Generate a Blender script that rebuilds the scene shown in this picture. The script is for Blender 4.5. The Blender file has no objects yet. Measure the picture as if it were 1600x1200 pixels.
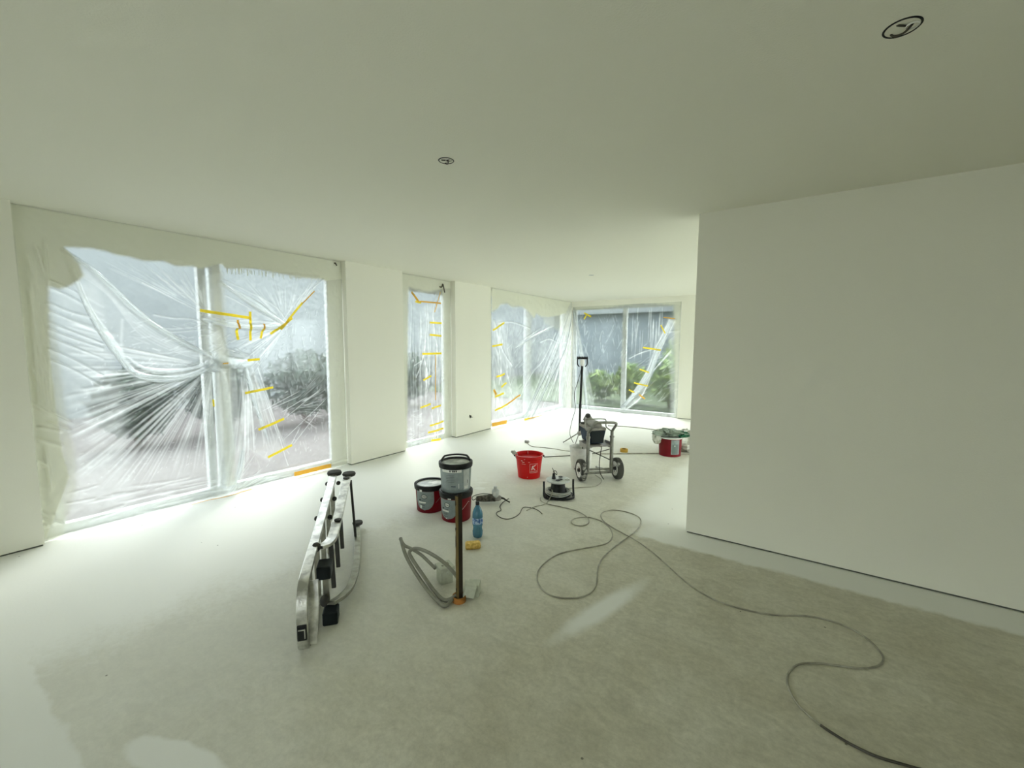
import bpy, bmesh, math, random
import numpy as np
from mathutils import Vector, Matrix
random.seed(7); rng = np.random.RandomState(7)
S = bpy.context.scene
COL = S.collection
PI = math.pi

# ------------------------------------------------------------------ camera, sky, sun, exposure
FPX, YAW, PITCH, ROLL, HCAM = 668.70855, 0.6059, 0.09272, 0.00355, 1.55
cy, sy = math.cos(YAW), math.sin(YAW); cp, sp = math.cos(PITCH), math.sin(PITCH)
fw = Vector((-sy*cp, cy*cp, -sp)); rr = Vector((cy, sy, 0)); uu = rr.cross(fw)
cr, sr = math.cos(ROLL), math.sin(ROLL)
AX, AY, AZ = cr*rr + sr*uu, -sr*rr + cr*uu, -fw
cam = bpy.data.cameras.new('camera'); camo = bpy.data.objects.new('camera', cam); COL.objects.link(camo)
cam.sensor_fit = 'HORIZONTAL'; cam.sensor_width = 36; cam.lens = 36*FPX/1600
cam.clip_start = .02; cam.clip_end = 200
camo.matrix_world = Matrix(((AX.x, AY.x, AZ.x, 0), (AX.y, AY.y, AZ.y, 0), (AX.z, AY.z, AZ.z, HCAM), (0, 0, 0, 1)))
S.camera = camo
W = bpy.data.worlds.new('sky'); S.world = W; W.use_nodes = True
nt = W.node_tree; nt.nodes.clear()
wo = nt.nodes.new('ShaderNodeOutputWorld'); bg = nt.nodes.new('ShaderNodeBackground')
tc = nt.nodes.new('ShaderNodeTexCoord'); sx = nt.nodes.new('ShaderNodeSeparateXYZ'); rp = nt.nodes.new('ShaderNodeValToRGB')
nt.links.new(tc.outputs['Generated'], sx.inputs[0]); nt.links.new(sx.outputs[2], rp.inputs[0])
rp.color_ramp.elements[0].position = 0.0; rp.color_ramp.elements[0].color = (.93, .94, .92, 1)
rp.color_ramp.elements[1].position = .6; rp.color_ramp.elements[1].color = (.94, .955, .99, 1)
nt.links.new(rp.outputs[0], bg.inputs[0]); bg.inputs[1].default_value = 2.3
nt.links.new(bg.outputs[0], wo.inputs[0])
sun = bpy.data.lights.new('sun', 'SUN'); sun.energy = 2.2; sun.angle = math.radians(28); sun.color = (1, .96, .9)
suno = bpy.data.objects.new('sun', sun); COL.objects.link(suno)
SD = Vector((-.52, .62, .80)).normalized()            # towards the sun
suno.rotation_euler = SD.to_track_quat('Z', 'Y').to_euler()
S.view_settings.view_transform = 'Standard'; S.view_settings.look = 'None'
S.view_settings.exposure = 1.54; S.view_settings.gamma = 1; S.view_settings.use_curve_mapping = False
S.cycles.max_bounces = 14; S.cycles.diffuse_bounces = 8; S.cycles.glossy_bounces = 4; S.cycles.transmission_bounces = 8
S.cycles.transparent_max_bounces = 24; S.cycles.caustics_reflective = False; S.cycles.caustics_refractive = False
S.cycles.use_denoising = True; S.cycles.sample_clamp_indirect = 8

# ------------------------------------------------------------------ geometry of the picture: pixel -> point on a plane of the place
def at(px, py, ax=2, val=0.):
    d = AX*(px-800) + AY*(-(py-600)) + AZ*(-FPX)
    c = (0, 0, HCAM)
    t = (val-c[ax])/d[ax]
    return Vector((d.x*t, d.y*t, HCAM+d.z*t))
H = 2.56; XW = -4.737; XO = -5.06; YF = 9.349; YFO = 9.66
YR = 3.641; XR = -.761

# ------------------------------------------------------------------ materials
def mat(name, col=(.8, .8, .8), rough=.5, metal=0., bump=0., bscale=200., var=0., vscale=8., spec=.5, var_col=None, coat=0., vpos=(.4, .58)):
    m = bpy.data.materials.new(name); m.use_nodes = True
    n = m.node_tree.nodes; l = m.node_tree.links; b = n['Principled BSDF']
    b.inputs['Base Color'].default_value = (*col, 1); b.inputs['Roughness'].default_value = rough
    b.inputs['Metallic'].default_value = metal; b.inputs['Specular IOR Level'].default_value = spec
    b.inputs['Coat Weight'].default_value = coat
    tcn = n.new('ShaderNodeTexCoord')
    if var or var_col:
        t = n.new('ShaderNodeTexNoise'); t.inputs['Scale'].default_value = vscale; t.inputs['Detail'].default_value = 5
        l.new(tcn.outputs['Object'], t.inputs['Vector'])
        r = n.new('ShaderNodeValToRGB'); l.new(t.outputs['Fac'], r.inputs[0])
        c2 = var_col or tuple(max(0, c*(1-var)) for c in col)
        r.color_ramp.elements[0].position = vpos[0]; r.color_ramp.elements[0].color = (*c2, 1)
        r.color_ramp.elements[1].position = vpos[1]; r.color_ramp.elements[1].color = (*col, 1)
        l.new(r.outputs[0], b.inputs['Base Color'])
    if bump:
        t = n.new('ShaderNodeTexNoise'); t.inputs['Scale'].default_value = bscale; t.inputs['Detail'].default_value = 3
        l.new(tcn.outputs['Object'], t.inputs['Vector'])
        bn = n.new('ShaderNodeBump'); bn.inputs['Strength'].default_value = bump; bn.inputs['Distance'].default_value = .002
        l.new(t.outputs['Fac'], bn.inputs['Height']); l.new(bn.outputs[0], b.inputs['Normal'])
    return m
M = {}
M['wall'] = mat('wall_paint', (.82, .815, .72), .85, bump=.35, bscale=160, spec=.25)
M['ceil'] = mat('ceiling_paint', (.82, .815, .72), .9, bump=.5, bscale=130, spec=.2)
M['gap'] = mat('dark_gap', (.10, .11, .09), .9)  # dark colour standing for the shade in the gap below the walls
M['frame'] = mat('window_frame_white', (.84, .86, .85), .35, spec=.4)
M['black'] = mat('black_plastic', (.010, .011, .011), .5, var=.4, vscale=30, spec=.3)
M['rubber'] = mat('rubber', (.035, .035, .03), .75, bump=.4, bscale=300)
M['dirty_rubber'] = mat('paint_spattered_rubber', (.045, .045, .038), .85, vscale=13, var_col=(.40, .40, .36), vpos=(.36, .44))
M['alu'] = mat('scratched_aluminium', (.74, .74, .70), .30, .9, bump=.4, bscale=90, var=.45, vscale=14)
M['alu_dull'] = mat('dull_aluminium', (.34, .34, .28), .42, .8, bump=.3, bscale=90, var=.25, vscale=20)
M['steel'] = mat('dusty_steel_tube', (.27, .27, .24), .38, .7, var=.25, vscale=25)
M['red'] = mat('red_bucket_plastic', (.62, .006, .006), .42, spec=.3, var=.15, vscale=6)
M['darkred'] = mat('dark_red_bucket_plastic', (.17, .002, .008), .5, spec=.25, var=.15, vscale=6)
M['grey_label'] = mat('grey_label', (.24, .29, .29), .4, var=.12, vscale=30)
M['lightgrey'] = mat('light_grey_plastic', (.52, .55, .53), .45, var=.1, vscale=30)
M['white'] = mat('white_plastic', (.78, .79, .74), .45, var=.12, vscale=20)
M['paint_white'] = mat('dried_white_paint', (.82, .84, .80), .55, bump=.4, bscale=120)
M['lid_inner'] = mat('dusty_clear_lid', (.33, .36, .34), .25, vscale=9, var_col=(.68, .70, .66))
M['cable_grey'] = mat('grey_cable_sheath', (.24, .23, .175), .4, vscale=9, var_col=(.42, .41, .33))
M['cable_dark'] = mat('dark_cable_sheath', (.055, .05, .035), .5)
M['conduit'] = mat('grey_conduit', (.235, .235, .18), .55, var=.15, vscale=20)
M['box'] = mat('junction_box_grey_white', (.52, .55, .44), .5, var=.12, vscale=30)
M['wood_lit'] = mat('timber_lit_side', (.16, .11, .03), .8, bump=.8, bscale=60, vscale=12, var_col=(.11, .075, .02))  # lit side of the post, the light is put into the colour
M['wood_shaded'] = mat('timber_shaded_side', (.022, .015, .006), .8, bump=.8, bscale=60)  # same timber on its shaded side, shade put into the colour
M['orange'] = mat('orange_plastic_collar', (.42, .17, .03), .55, var=.3, vscale=30)
M['sponge'] = mat('yellow_sponge', (.95, .68, .22), .95, bump=1.0, bscale=260, vscale=60, var_col=(.70, .46, .10))
def tape_mat(name, col):
    m = mat(name, col, .6, var=.12, vscale=50); n = m.node_tree.nodes; l = m.node_tree.links
    t = n.new('ShaderNodeBsdfTranslucent'); t.inputs[0].default_value = (*col, 1); mx = n.new('ShaderNodeMixShader'); mx.inputs[0].default_value = .6
    l.new(n['Principled BSDF'].outputs[0], mx.inputs[1]); l.new(t.outputs[0], mx.inputs[2]); l.new(mx.outputs[0], n['Material Output'].inputs[0]); return m
M['tape'] = tape_mat('yellow_masking_tape', (.98, .86, .14))
M['tape_orange'] = tape_mat('orange_masking_tape', (.88, .62, .14))
M['blue'] = mat('navy_housing', (.010, .032, .075), .65, var=.3, vscale=20, spec=.25)
M['darkfront'] = mat('dark_housing_end', (.010, .016, .018), .6, spec=.3)
M['housing'] = mat('grey_housing', (.29, .275, .25), .45, var=.2, vscale=20)
M['green'] = mat('green_plastic_bag', (.01, .11, .05), .35, bump=.6, bscale=30)
M['bag'] = mat('grey_green_bag', (.28, .34, .28), .45, bump=.8, bscale=30, var=.3, vscale=12)
M['sheet_white'] = mat('crumpled_white_foil', (.62, .63, .56), .35, bump=1., bscale=35, var=.15, vscale=14)
M['logo'] = mat('printed_white', (.80, .62, .58), .5)
M['ink'] = mat('printed_dark', (.03, .035, .035), .5)
M['hub'] = mat('wheel_rim_white', (.82, .82, .78), .4, var=.15, vscale=30)
M['leaf'] = mat('leaf_green', (.10, .17, .05), .8, vscale=3, var_col=(.20, .27, .08))
M['leaf_dark'] = mat('leaf_dark', (.035, .06, .04), .7, vscale=2, var_col=(.015, .03, .022))
M['bark'] = mat('bark', (.07, .055, .04), .9)
M['paving'] = mat('terrace_paving', (.13, .118, .115), .95, spec=.1, vscale=5, var=.15, bump=.3, bscale=60)
M['render_wall'] = mat('pale_render', (.17, .19, .195), .9, var=.08, vscale=2)
M['blue_wall'] = mat('slate_wall', (.12, .15, .165), .8, var=.2, vscale=2)
M['glow'] = mat('lamp_glass', (.9, .9, .88), .2)

def sheen(n, l, f0=.04, f1=.55, p=4.):
    # symmetric edge reflectance (same from both sides of a thin sheet)
    lw = n.new('ShaderNodeLayerWeight'); lw.inputs[0].default_value = .5
    a = n.new('ShaderNodeMath'); a.operation = 'POWER'; a.inputs[1].default_value = p; l.new(lw.outputs['Facing'], a.inputs[0])
    b = n.new('ShaderNodeMath'); b.operation = 'MULTIPLY_ADD'; b.inputs[1].default_value = f1; b.inputs[2].default_value = f0; l.new(a.outputs[0], b.inputs[0])
    return b.outputs[0]
def glass_mat(name, tint=(.95, .98, .98)):
    m = bpy.data.materials.new(name); m.use_nodes = True
    n = m.node_tree.nodes; l = m.node_tree.links; n.clear()
    o = n.new('ShaderNodeOutputMaterial'); mx = n.new('ShaderNodeMixShader'); t = n.new('ShaderNodeBsdfTransparent')
    g = n.new('ShaderNodeBsdfGlossy'); g.inputs['Roughness'].default_value = .02; t.inputs[0].default_value = (*tint, 1)
    l.new(sheen(n, l), mx.inputs[0]); l.new(t.outputs[0], mx.inputs[1]); l.new(g.outputs[0], mx.inputs[2]); l.new(mx.outputs[0], o.inputs[0])
    return m
M['glass'] = glass_mat('window_glass')
def bottle_mat():
    m = bpy.data.materials.new('blue_bottle_plastic'); m.use_nodes = True
    n = m.node_tree.nodes; l = m.node_tree.links; b = n['Principled BSDF']
    b.inputs['Base Color'].default_value = (.10, .27, .38, 1); b.inputs['Roughness'].default_value = .12
    t = n.new('ShaderNodeBsdfTransparent'); t.inputs[0].default_value = (.35, .62, .75, 1)
    mx = n.new('ShaderNodeMixShader'); mx.inputs[0].default_value = .62
    l.new(t.outputs[0], mx.inputs[1]); l.new(b.outputs[0], mx.inputs[2]); l.new(mx.outputs[0], n['Material Output'].inputs[0])
    return m
M['bottle'] = bottle_mat()
M['bottle_label'] = mat('blue_label', (.015, .10, .34), .4, vscale=60, var_col=(.45, .6, .75))

def film_mat(name='masking_film', back=.60):
    m = bpy.data.materials.new(name); m.use_nodes = True
    n = m.node_tree.nodes; l = m.node_tree.links; n.clear()
    o = n.new('ShaderNodeOutputMaterial')
    tr = n.new('ShaderNodeBsdfTransparent'); tr.inputs[0].default_value = (.95, .97, .97, 1)
    rf = n.new('ShaderNodeBsdfRefraction'); rf.inputs['IOR'].default_value = 1.12; rf.inputs['Roughness'].default_value = .38
    rf.inputs[0].default_value = (.95, .97, .97, 1)
    clear = n.new('ShaderNodeMixShader'); clear.inputs[0].default_value = .28
    l.new(tr.outputs[0], clear.inputs[1]); l.new(rf.outputs[0], clear.inputs[2])
    tl = n.new('ShaderNodeBsdfTranslucent'); tl.inputs[0].default_value = (.90, .94, .95, 1)
    df = n.new('ShaderNodeBsdfDiffuse'); df.inputs[0].default_value = (.86, .90, .90, 1)
    sc = n.new('ShaderNodeMixShader'); sc.inputs[0].default_value = back
    l.new(tl.outputs[0], sc.inputs[1]); l.new(df.outputs[0], sc.inputs[2])
    a = n.new('ShaderNodeAttribute'); a.attribute_name = 'film_haze'
    body = n.new('ShaderNodeMixShader'); l.new(a.outputs['Fac'], body.inputs[0])
    l.new(clear.outputs[0], body.inputs[1]); l.new(sc.outputs[0], body.inputs[2])
    gl = n.new('ShaderNodeBsdfGlossy'); gl.inputs['Roughness'].default_value = .22
    g2 = n.new('ShaderNodeMixShader'); l.new(sheen(n, l, .05, .4, 3.), g2.inputs[0]); l.new(body.outputs[0], g2.inputs[1]); l.new(gl.outputs[0], g2.inputs[2])
    # sprayed-over zone: wall paint that landed on the film
    pd = n.new('ShaderNodeBsdfDiffuse'); pd.inputs[0].default_value = (.76, .77, .66, 1)
    pt = n.new('ShaderNodeBsdfTranslucent'); pt.inputs[0].default_value = (.62, .62, .48, 1)
    pm = n.new('ShaderNodeMixShader'); pm.inputs[0].default_value = .03; l.new(pd.outputs[0], pm.inputs[1]); l.new(pt.outputs[0], pm.inputs[2])
    p = n.new('ShaderNodeAttribute'); p.attribute_name = 'paint'
    fin = n.new('ShaderNodeMixShader'); l.new(p.outputs['Fac'], fin.inputs[0]); l.new(g2.outputs[0], fin.inputs[1]); l.new(pm.outputs[0], fin.inputs[2])
    l.new(fin.outputs[0], o.inputs[0])
    return m
M['film'] = film_mat(); M['gathered'] = film_mat('gathered_film', .30)

def floor_mat():
    m = bpy.data.materials.new('screed_floor'); m.use_nodes = True
    n = m.node_tree.nodes; l = m.node_tree.links; b = n['Principled BSDF']
    b.inputs['Roughness'].default_value = .62; b.inputs['Specular IOR Level'].default_value = .35
    geo = n.new('ShaderNodeNewGeometry'); sep = n.new('ShaderNodeSeparateXYZ'); l.new(geo.outputs['Position'], sep.inputs[0])
    X, Y = sep.outputs[0], sep.outputs[1]
    def math_(op, a, b_=None, c=None):
        k = n.new('ShaderNodeMath'); k.operation = op
        for i, v in enumerate((a, b_, c)):
            if v is None: continue
            if isinstance(v, (int, float)): k.inputs[i].default_value = v
            else: l.new(v, k.inputs[i])
        return k.outputs[0]
    def noise(scale, detail=5, rough=.55, dist=0., vec=None):
        k = n.new('ShaderNodeTexNoise'); k.inputs['Scale'].default_value = scale; k.inputs['Detail'].default_value = detail
        k.inputs['Roughness'].default_value = rough; k.inputs['Distortion'].default_value = dist
        l.new(vec or geo.outputs['Position'], k.inputs['Vector']); return k.outputs['Fac']
    def sstep(v, e0, e1):
        k = n.new('ShaderNodeMapRange'); k.interpolation_type = 'SMOOTHSTEP'; l.new(v, k.inputs[0])
        k.inputs[1].default_value = e0; k.inputs[2].default_value = e1; k.inputs[3].default_value = 0; k.inputs[4].default_value = 1
        return k.outputs[0]
    n1 = math_('SUBTRACT', noise(1.6, 4), .5); n2 = math_('SUBTRACT', noise(9, 4), .5)
    wob = math_('ADD', math_('MULTIPLY', n1, .9), math_('MULTIPLY', n2, .12))
    # overspray band near the left wall (distance from wall grows towards the camera)
    dl = math_('SUBTRACT', X, XW)
    fine = math_('MULTIPLY', math_('SUBTRACT', noise(26, 5, .7), .5), .5)
    lim = math_('ADD', math_('ADD', dl, wob), fine)
    left = math_('MAXIMUM', math_('SUBTRACT', 1, sstep(lim, 1.55, 2.45)), math_('MULTIPLY', math_('SUBTRACT', 1, sstep(lim, 2.2, 3.9)), .55))  # second term: broad, weaker lightening that fades away from the wall
    left = math_('MAXIMUM', left, math_('MULTIPLY', sstep(math_('ADD', Y, wob), 2.6, 5.2), .35))  # plus gradual lightening towards the far end
    # sharply masked strip nearest to the camera
    corner = math_('SUBTRACT', 1, sstep(math_('ADD', Y, math_('ADD', math_('MULTIPLY', n2, .07), math_('MULTIPLY', n1, .10))), .262, .312))
    # band along the right wall block (two sides)
    w2 = math_('ADD', math_('MULTIPLY', n2, .10), math_('MULTIPLY', n1, .05))
    b1 = math_('MULTIPLY', math_('SUBTRACT', sstep(math_('ADD', Y, w2), YR-.33, YR-.27), 0), sstep(math_('ADD', X, w2), XR-.5, XR-.2))
    b2 = math_('MULTIPLY', sstep(math_('ADD', X, math_('MULTIPLY', n1, .3)), XR-.75, XR-.35), sstep(math_('ADD', Y, w2), YR-.3, YR+.1))
    # far end lighter
    far = math_('MULTIPLY', sstep(math_('ADD', Y, wob), 5.6, 6.9), .8)
    def ell(cx, cy_, ang, a, b_, soft=.35):
        ca, sa = math.cos(ang), math.sin(ang)
        dx = math_('SUBTRACT', X, cx); dy = math_('SUBTRACT', Y, cy_)
        u = math_('DIVIDE', math_('ADD', math_('MULTIPLY', dx, ca), math_('MULTIPLY', dy, sa)), a)
        v = math_('DIVIDE', math_('SUBTRACT', math_('MULTIPLY', dy, ca), math_('MULTIPLY', dx, sa)), b_)
        r = math_('ADD', math_('SQRT', math_('ADD', math_('MULTIPLY', u, u), math_('MULTIPLY', v, v))), math_('MULTIPLY', n2, .5))
        return math_('SUBTRACT', 1, sstep(r, 1-soft, 1+soft))
    s1p, s1q = at(876, 994), at(996, 916); c1 = (s1p+s1q)/2; d1 = s1q-s1p
    e1 = ell(c1.x, c1.y, math.atan2(d1.y, d1.x), d1.length*.5, .062, .5)
    s2p, s2q = at(205, 1160), at(345, 1215); c2 = (s2p+s2q)/2; d2 = s2q-s2p
    e2 = ell(c2.x, c2.y, math.atan2(d2.y, d2.x), d2.length*.55, .07, .22)
    e3p = at(750, 763); e3 = ell(e3p.x, e3p.y, .5, .07, .04, .2)
    e4p = at(753, 754); e4 = ell(e4p.x, e4p.y, .5, .07, .03, .2)
    msk = left
    for k in (corner, b1, b2, far, e1, e2, e3, e4): msk = math_('MAXIMUM', msk, k)
    # screed colour
    r = n.new('ShaderNodeValToRGB'); l.new(noise(1.1, 9, .62, .4), r.inputs[0])
    r.color_ramp.elements[0].position = .30; r.color_ramp.elements[0].color = (.51, .485, .375, 1)
    r.color_ramp.elements[1].position = .70; r.color_ramp.elements[1].color = (.66, .65, .555, 1)
    mp = n.new('ShaderNodeMapping'); mp.inputs['Rotation'].default_value = (0, 0, .6); mp.inputs['Scale'].default_value = (3, 5, 3)
    l.new(geo.outputs['Position'], mp.inputs[0])
    sw = noise(2.2, 8, .7, 1.2, mp.outputs[0])
    r2 = n.new('ShaderNodeValToRGB'); l.new(sw, r2.inputs[0])
    r2.color_ramp.elements[0].position = .34; r2.color_ramp.elements[0].color = (.80, .80, .78, 1)
    r2.color_ramp.elements[1].position = .60; r2.color_ramp.elements[1].color = (1.06, 1.06, 1.06, 1)
    mul = n.new('ShaderNodeMix'); mul.data_type = 'RGBA'; mul.blend_type = 'MULTIPLY'; mul.inputs[0].default_value = .7
    l.new(r.outputs[0], mul.inputs[6]); l.new(r2.outputs[0], mul.inputs[7])
    r3 = n.new('ShaderNodeValToRGB'); l.new(noise(38, 6, .75), r3.inputs[0])
    r3.color_ramp.elements[0].position = .32; r3.color_ramp.elements[0].color = (.86, .86, .84, 1)
    r3.color_ramp.elements[1].position = .66; r3.color_ramp.elements[1].color = (1.08, 1.08, 1.08, 1)
    mul2 = n.new('ShaderNodeMix'); mul2.data_type = 'RGBA'; mul2.blend_type = 'MULTIPLY'; mul2.inputs[0].default_value = 1
    l.new(mul.outputs[2], mul2.inputs[6]); l.new(r3.outputs[0], mul2.inputs[7]); mul = mul2
    # dark specks
    vo = n.new('ShaderNodeTexVoronoi'); vo.inputs['Scale'].default_value = 5.5; l.new(geo.outputs['Position'], vo.inputs['Vector'])
    spk = math_('MULTIPLY', math_('LESS_THAN', vo.outputs['Distance'], .03), math_('GREATER_THAN', noise(2.7, 2), .52))
    mx = n.new('ShaderNodeMix'); mx.data_type = 'RGBA'; l.new(msk, mx.inputs[0]); l.new(mul.outputs[2], mx.inputs[6])
    mx.inputs[7].default_value = (.82, .83, .79, 1)
    mx2 = n.new('ShaderNodeMix'); mx2.data_type = 'RGBA'; l.new(math_('MULTIPLY', spk, .75), mx2.inputs[0]); l.new(mx.outputs[2], mx2.inputs[6]); mx2.inputs[7].default_value = (.08, .07, .05, 1)
    l.new(mx2.outputs[2], b.inputs['Base Color'])
    hgt = math_('ADD', math_('MULTIPLY', noise(60, 4), .4), math_('MULTIPLY', sw, .2))
    bn = n.new('ShaderNodeBump'); bn.inputs['Strength'].default_value = .3; bn.inputs['Distance'].default_value = .004
    l.new(hgt, bn.inputs['Height']); l.new(bn.outputs[0], b.inputs['Normal'])
    return m
M['floor'] = floor_mat()

# ------------------------------------------------------------------ builders
def obj(name, verts, faces, m, parent=None, smooth=False, loc=None):
    me = bpy.data.meshes.new(name); me.from_pydata([tuple(v) for v in verts], [], faces); me.update()
    if smooth:
        for p in me.polygons: p.use_smooth = True
    o = bpy.data.objects.new(name, me); COL.objects.link(o)
    if m: me.materials.append(m)
    if parent: o.parent = parent
    return o
def bmobj(name, bm, m, parent=None, smooth=False):
    me = bpy.data.meshes.new(name); bm.to_mesh(me); bm.free()
    if smooth:
        for p in me.polygons: p.use_smooth = True
    me.materials.append(m)
    o = bpy.data.objects.new(name, me); COL.objects.link(o)
    if parent: o.parent = parent
    return o
def empty(name, loc=(0, 0, 0), rz=0.):
    o = bpy.data.objects.new(name, None); COL.objects.link(o); o.location = loc; o.rotation_euler = (0, 0, rz)
    o.empty_display_size = .05
    return o
def tag(o, label, cat, group=None, kind=None):
    o['label'] = label; o['category'] = cat
    if group: o['group'] = group
    if kind: o['kind'] = kind
    return o
def struct(o, label=None):
    o['kind'] = 'structure'
    if label: o['label'] = label
    return o
BF = [(0, 3, 2, 1), (4, 5, 6, 7), (0, 1, 5, 4), (1, 2, 6, 5), (2, 3, 7, 6), (3, 0, 4, 7)]
class MB:
    """collects shapes of one part"""
    def __init__(s): s.v = []; s.f = []
    def add(s, v, f):
        k = len(s.v); s.v += [tuple(a) for a in v]; s.f += [tuple(i+k for i in q) for q in f]; return s
    def box(s, x0, x1, y0, y1, z0, z1, mtx=None):
        v = [(x0, y0, z0), (x1, y0, z0), (x1, y1, z0), (x0, y1, z0), (x0, y0, z1), (x1, y0, z1), (x1, y1, z1), (x0, y1, z1)]
        if mtx: v = [mtx @ Vector(a) for a in v]
        return s.add(v, BF)
    def tube(s, pts, r, n=8, cap=True, smooth=0, up=None):
        pts = [Vector(p) for p in pts]
        if smooth: pts = crom(pts, smooth)
        rs = r if isinstance(r, (list, tuple)) else [r]*len(pts)
        if len(rs) != len(pts): rs = [rs[min(len(rs)-1, int(i*(len(rs)-1)/(len(pts)-1)+.5))] for i in range(len(pts))]
        v = []; f = []; N = None
        for i, p in enumerate(pts):
            t = (pts[min(i+1, len(pts)-1)]-pts[max(i-1, 0)]).normalized()
            if N is None:
                a = Vector((0, 0, 1)) if abs(t.z) < .9 else Vector((1, 0, 0)); N = (a - t*a.dot(t)).normalized()
            else:
                N = (N - t*N.dot(t)).normalized()
            B = t.cross(N)
            for k in range(n):
                a = 2*PI*k/n; v.append(p + (N*math.cos(a)+B*math.sin(a))*rs[i])
        for i in range(len(pts)-1):
            for k in range(n): f.append((i*n+k, i*n+(k+1) % n, (i+1)*n+(k+1) % n, (i+1)*n+k))
        if cap: f.append(tuple(range(n-1, -1, -1))); f.append(tuple((len(pts)-1)*n+k for k in range(n)))
        return s.add(v, f)
    def rect(s, pts, w, t, side):
        """rectangular bar along pts; side = direction of width w"""
        pts = [Vector(p) for p in pts]; v = []; f = []; side = Vector(side).normalized()
        for i, p in enumerate(pts):
            d = (pts[min(i+1, len(pts)-1)]-pts[max(i-1, 0)]).normalized(); n_ = d.cross(side).normalized(); sd = n_.cross(d).normalized()
            for a, b in ((-1, -1), (1, -1), (1, 1), (-1, 1)): v.append(p + sd*a*w/2 + n_*b*t/2)
        for i in range(len(pts)-1):
            for k in range(4): f.append((i*4+k, i*4+(k+1) % 4, (i+1)*4+(k+1) % 4, (i+1)*4+k))
        f.append((3, 2, 1, 0)); e = (len(pts)-1)*4; f.append((e, e+1, e+2, e+3))
        return s.add(v, f)
    def lathe(s, prof, n=32, c=(0, 0, 0), axis='z', mtx=None, cap=None):
        cap = (prof[0] != prof[-1]) if cap is None else cap
        v = []; f = []
        for r, z in prof:
            for k in range(n):
                a = 2*PI*k/n; q = Vector((r*math.cos(a), r*math.sin(a), z))
                if axis == 'x': q = Vector((z, q.x, q.y))
                if axis == 'y': q = Vector((q.x, z, q.y))
                if mtx: q = mtx @ q
                v.append(q + Vector(c))
        for i in range(len(prof)-1):
            for k in range(n): f.append((i*n+k, i*n+(k+1) % n, (i+1)*n+(k+1) % n, (i+1)*n+k))
        if cap and prof[0][0] > 1e-5: f.append(tuple(range(n-1, -1, -1)))
        if cap and prof[-1][0] > 1e-5: f.append(tuple((len(prof)-1)*n+k for k in range(n)))
        return s.add(v, f)
    def blob(s, c, rx, ry, rz, n=10, jitter=0.):
        prof = []
        v = []; f = []; m_ = n//2+1
        for i in range(m_+1):
            ph = PI*i/m_
            for k in range(n):
                a = 2*PI*k/n; j = 1+jitter*(random.random()-.5)
                v.append((c[0]+rx*math.sin(ph)*math.cos(a)*j, c[1]+ry*math.sin(ph)*math.sin(a)*j, c[2]-rz*math.cos(ph)*j))
        for i in range(m_):
            for k in range(n): f.append((i*n+k, i*n+(k+1) % n, (i+1)*n+(k+1) % n, (i+1)*n+k))
        return s.add(v, f)
    def build(s, name, m, parent=None, smooth=False, bevel=0.):
        o = obj(name, s.v, s.f, m, parent, False)
        if bevel:
            b = o.modifiers.new('bevel', 'BEVEL'); b.width = bevel; b.segments = 2; b.limit_method = 'ANGLE'; b.angle_limit = math.radians(40)
        if smooth:
            for p in o.data.polygons: p.use_smooth = True
            o.data.set_sharp_from_angle(angle=math.radians(42))
        return o
def crom(P, k=8, closed=False):
    P = [Vector(p) for p in P]; out = []
    n = len(P)
    for i in range(n-1):
        a, b, c, d = P[max(i-1, 0)], P[i], P[i+1], P[min(i+2, n-1)]
        for j in range(k):
            t = j/k; out.append(.5*((2*b)+(c-a)*t+(2*a-5*b+4*c-d)*t*t+(3*b-a-3*c+d)*t**3))
    out.append(P[-1]); return out

# ------------------------------------------------------------------ room shell
X1, Y0 = 4.2, -3.2
struct(MB().box(XO, X1, Y0, YFO, -.12, 0).build('floor', M['floor']))
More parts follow.
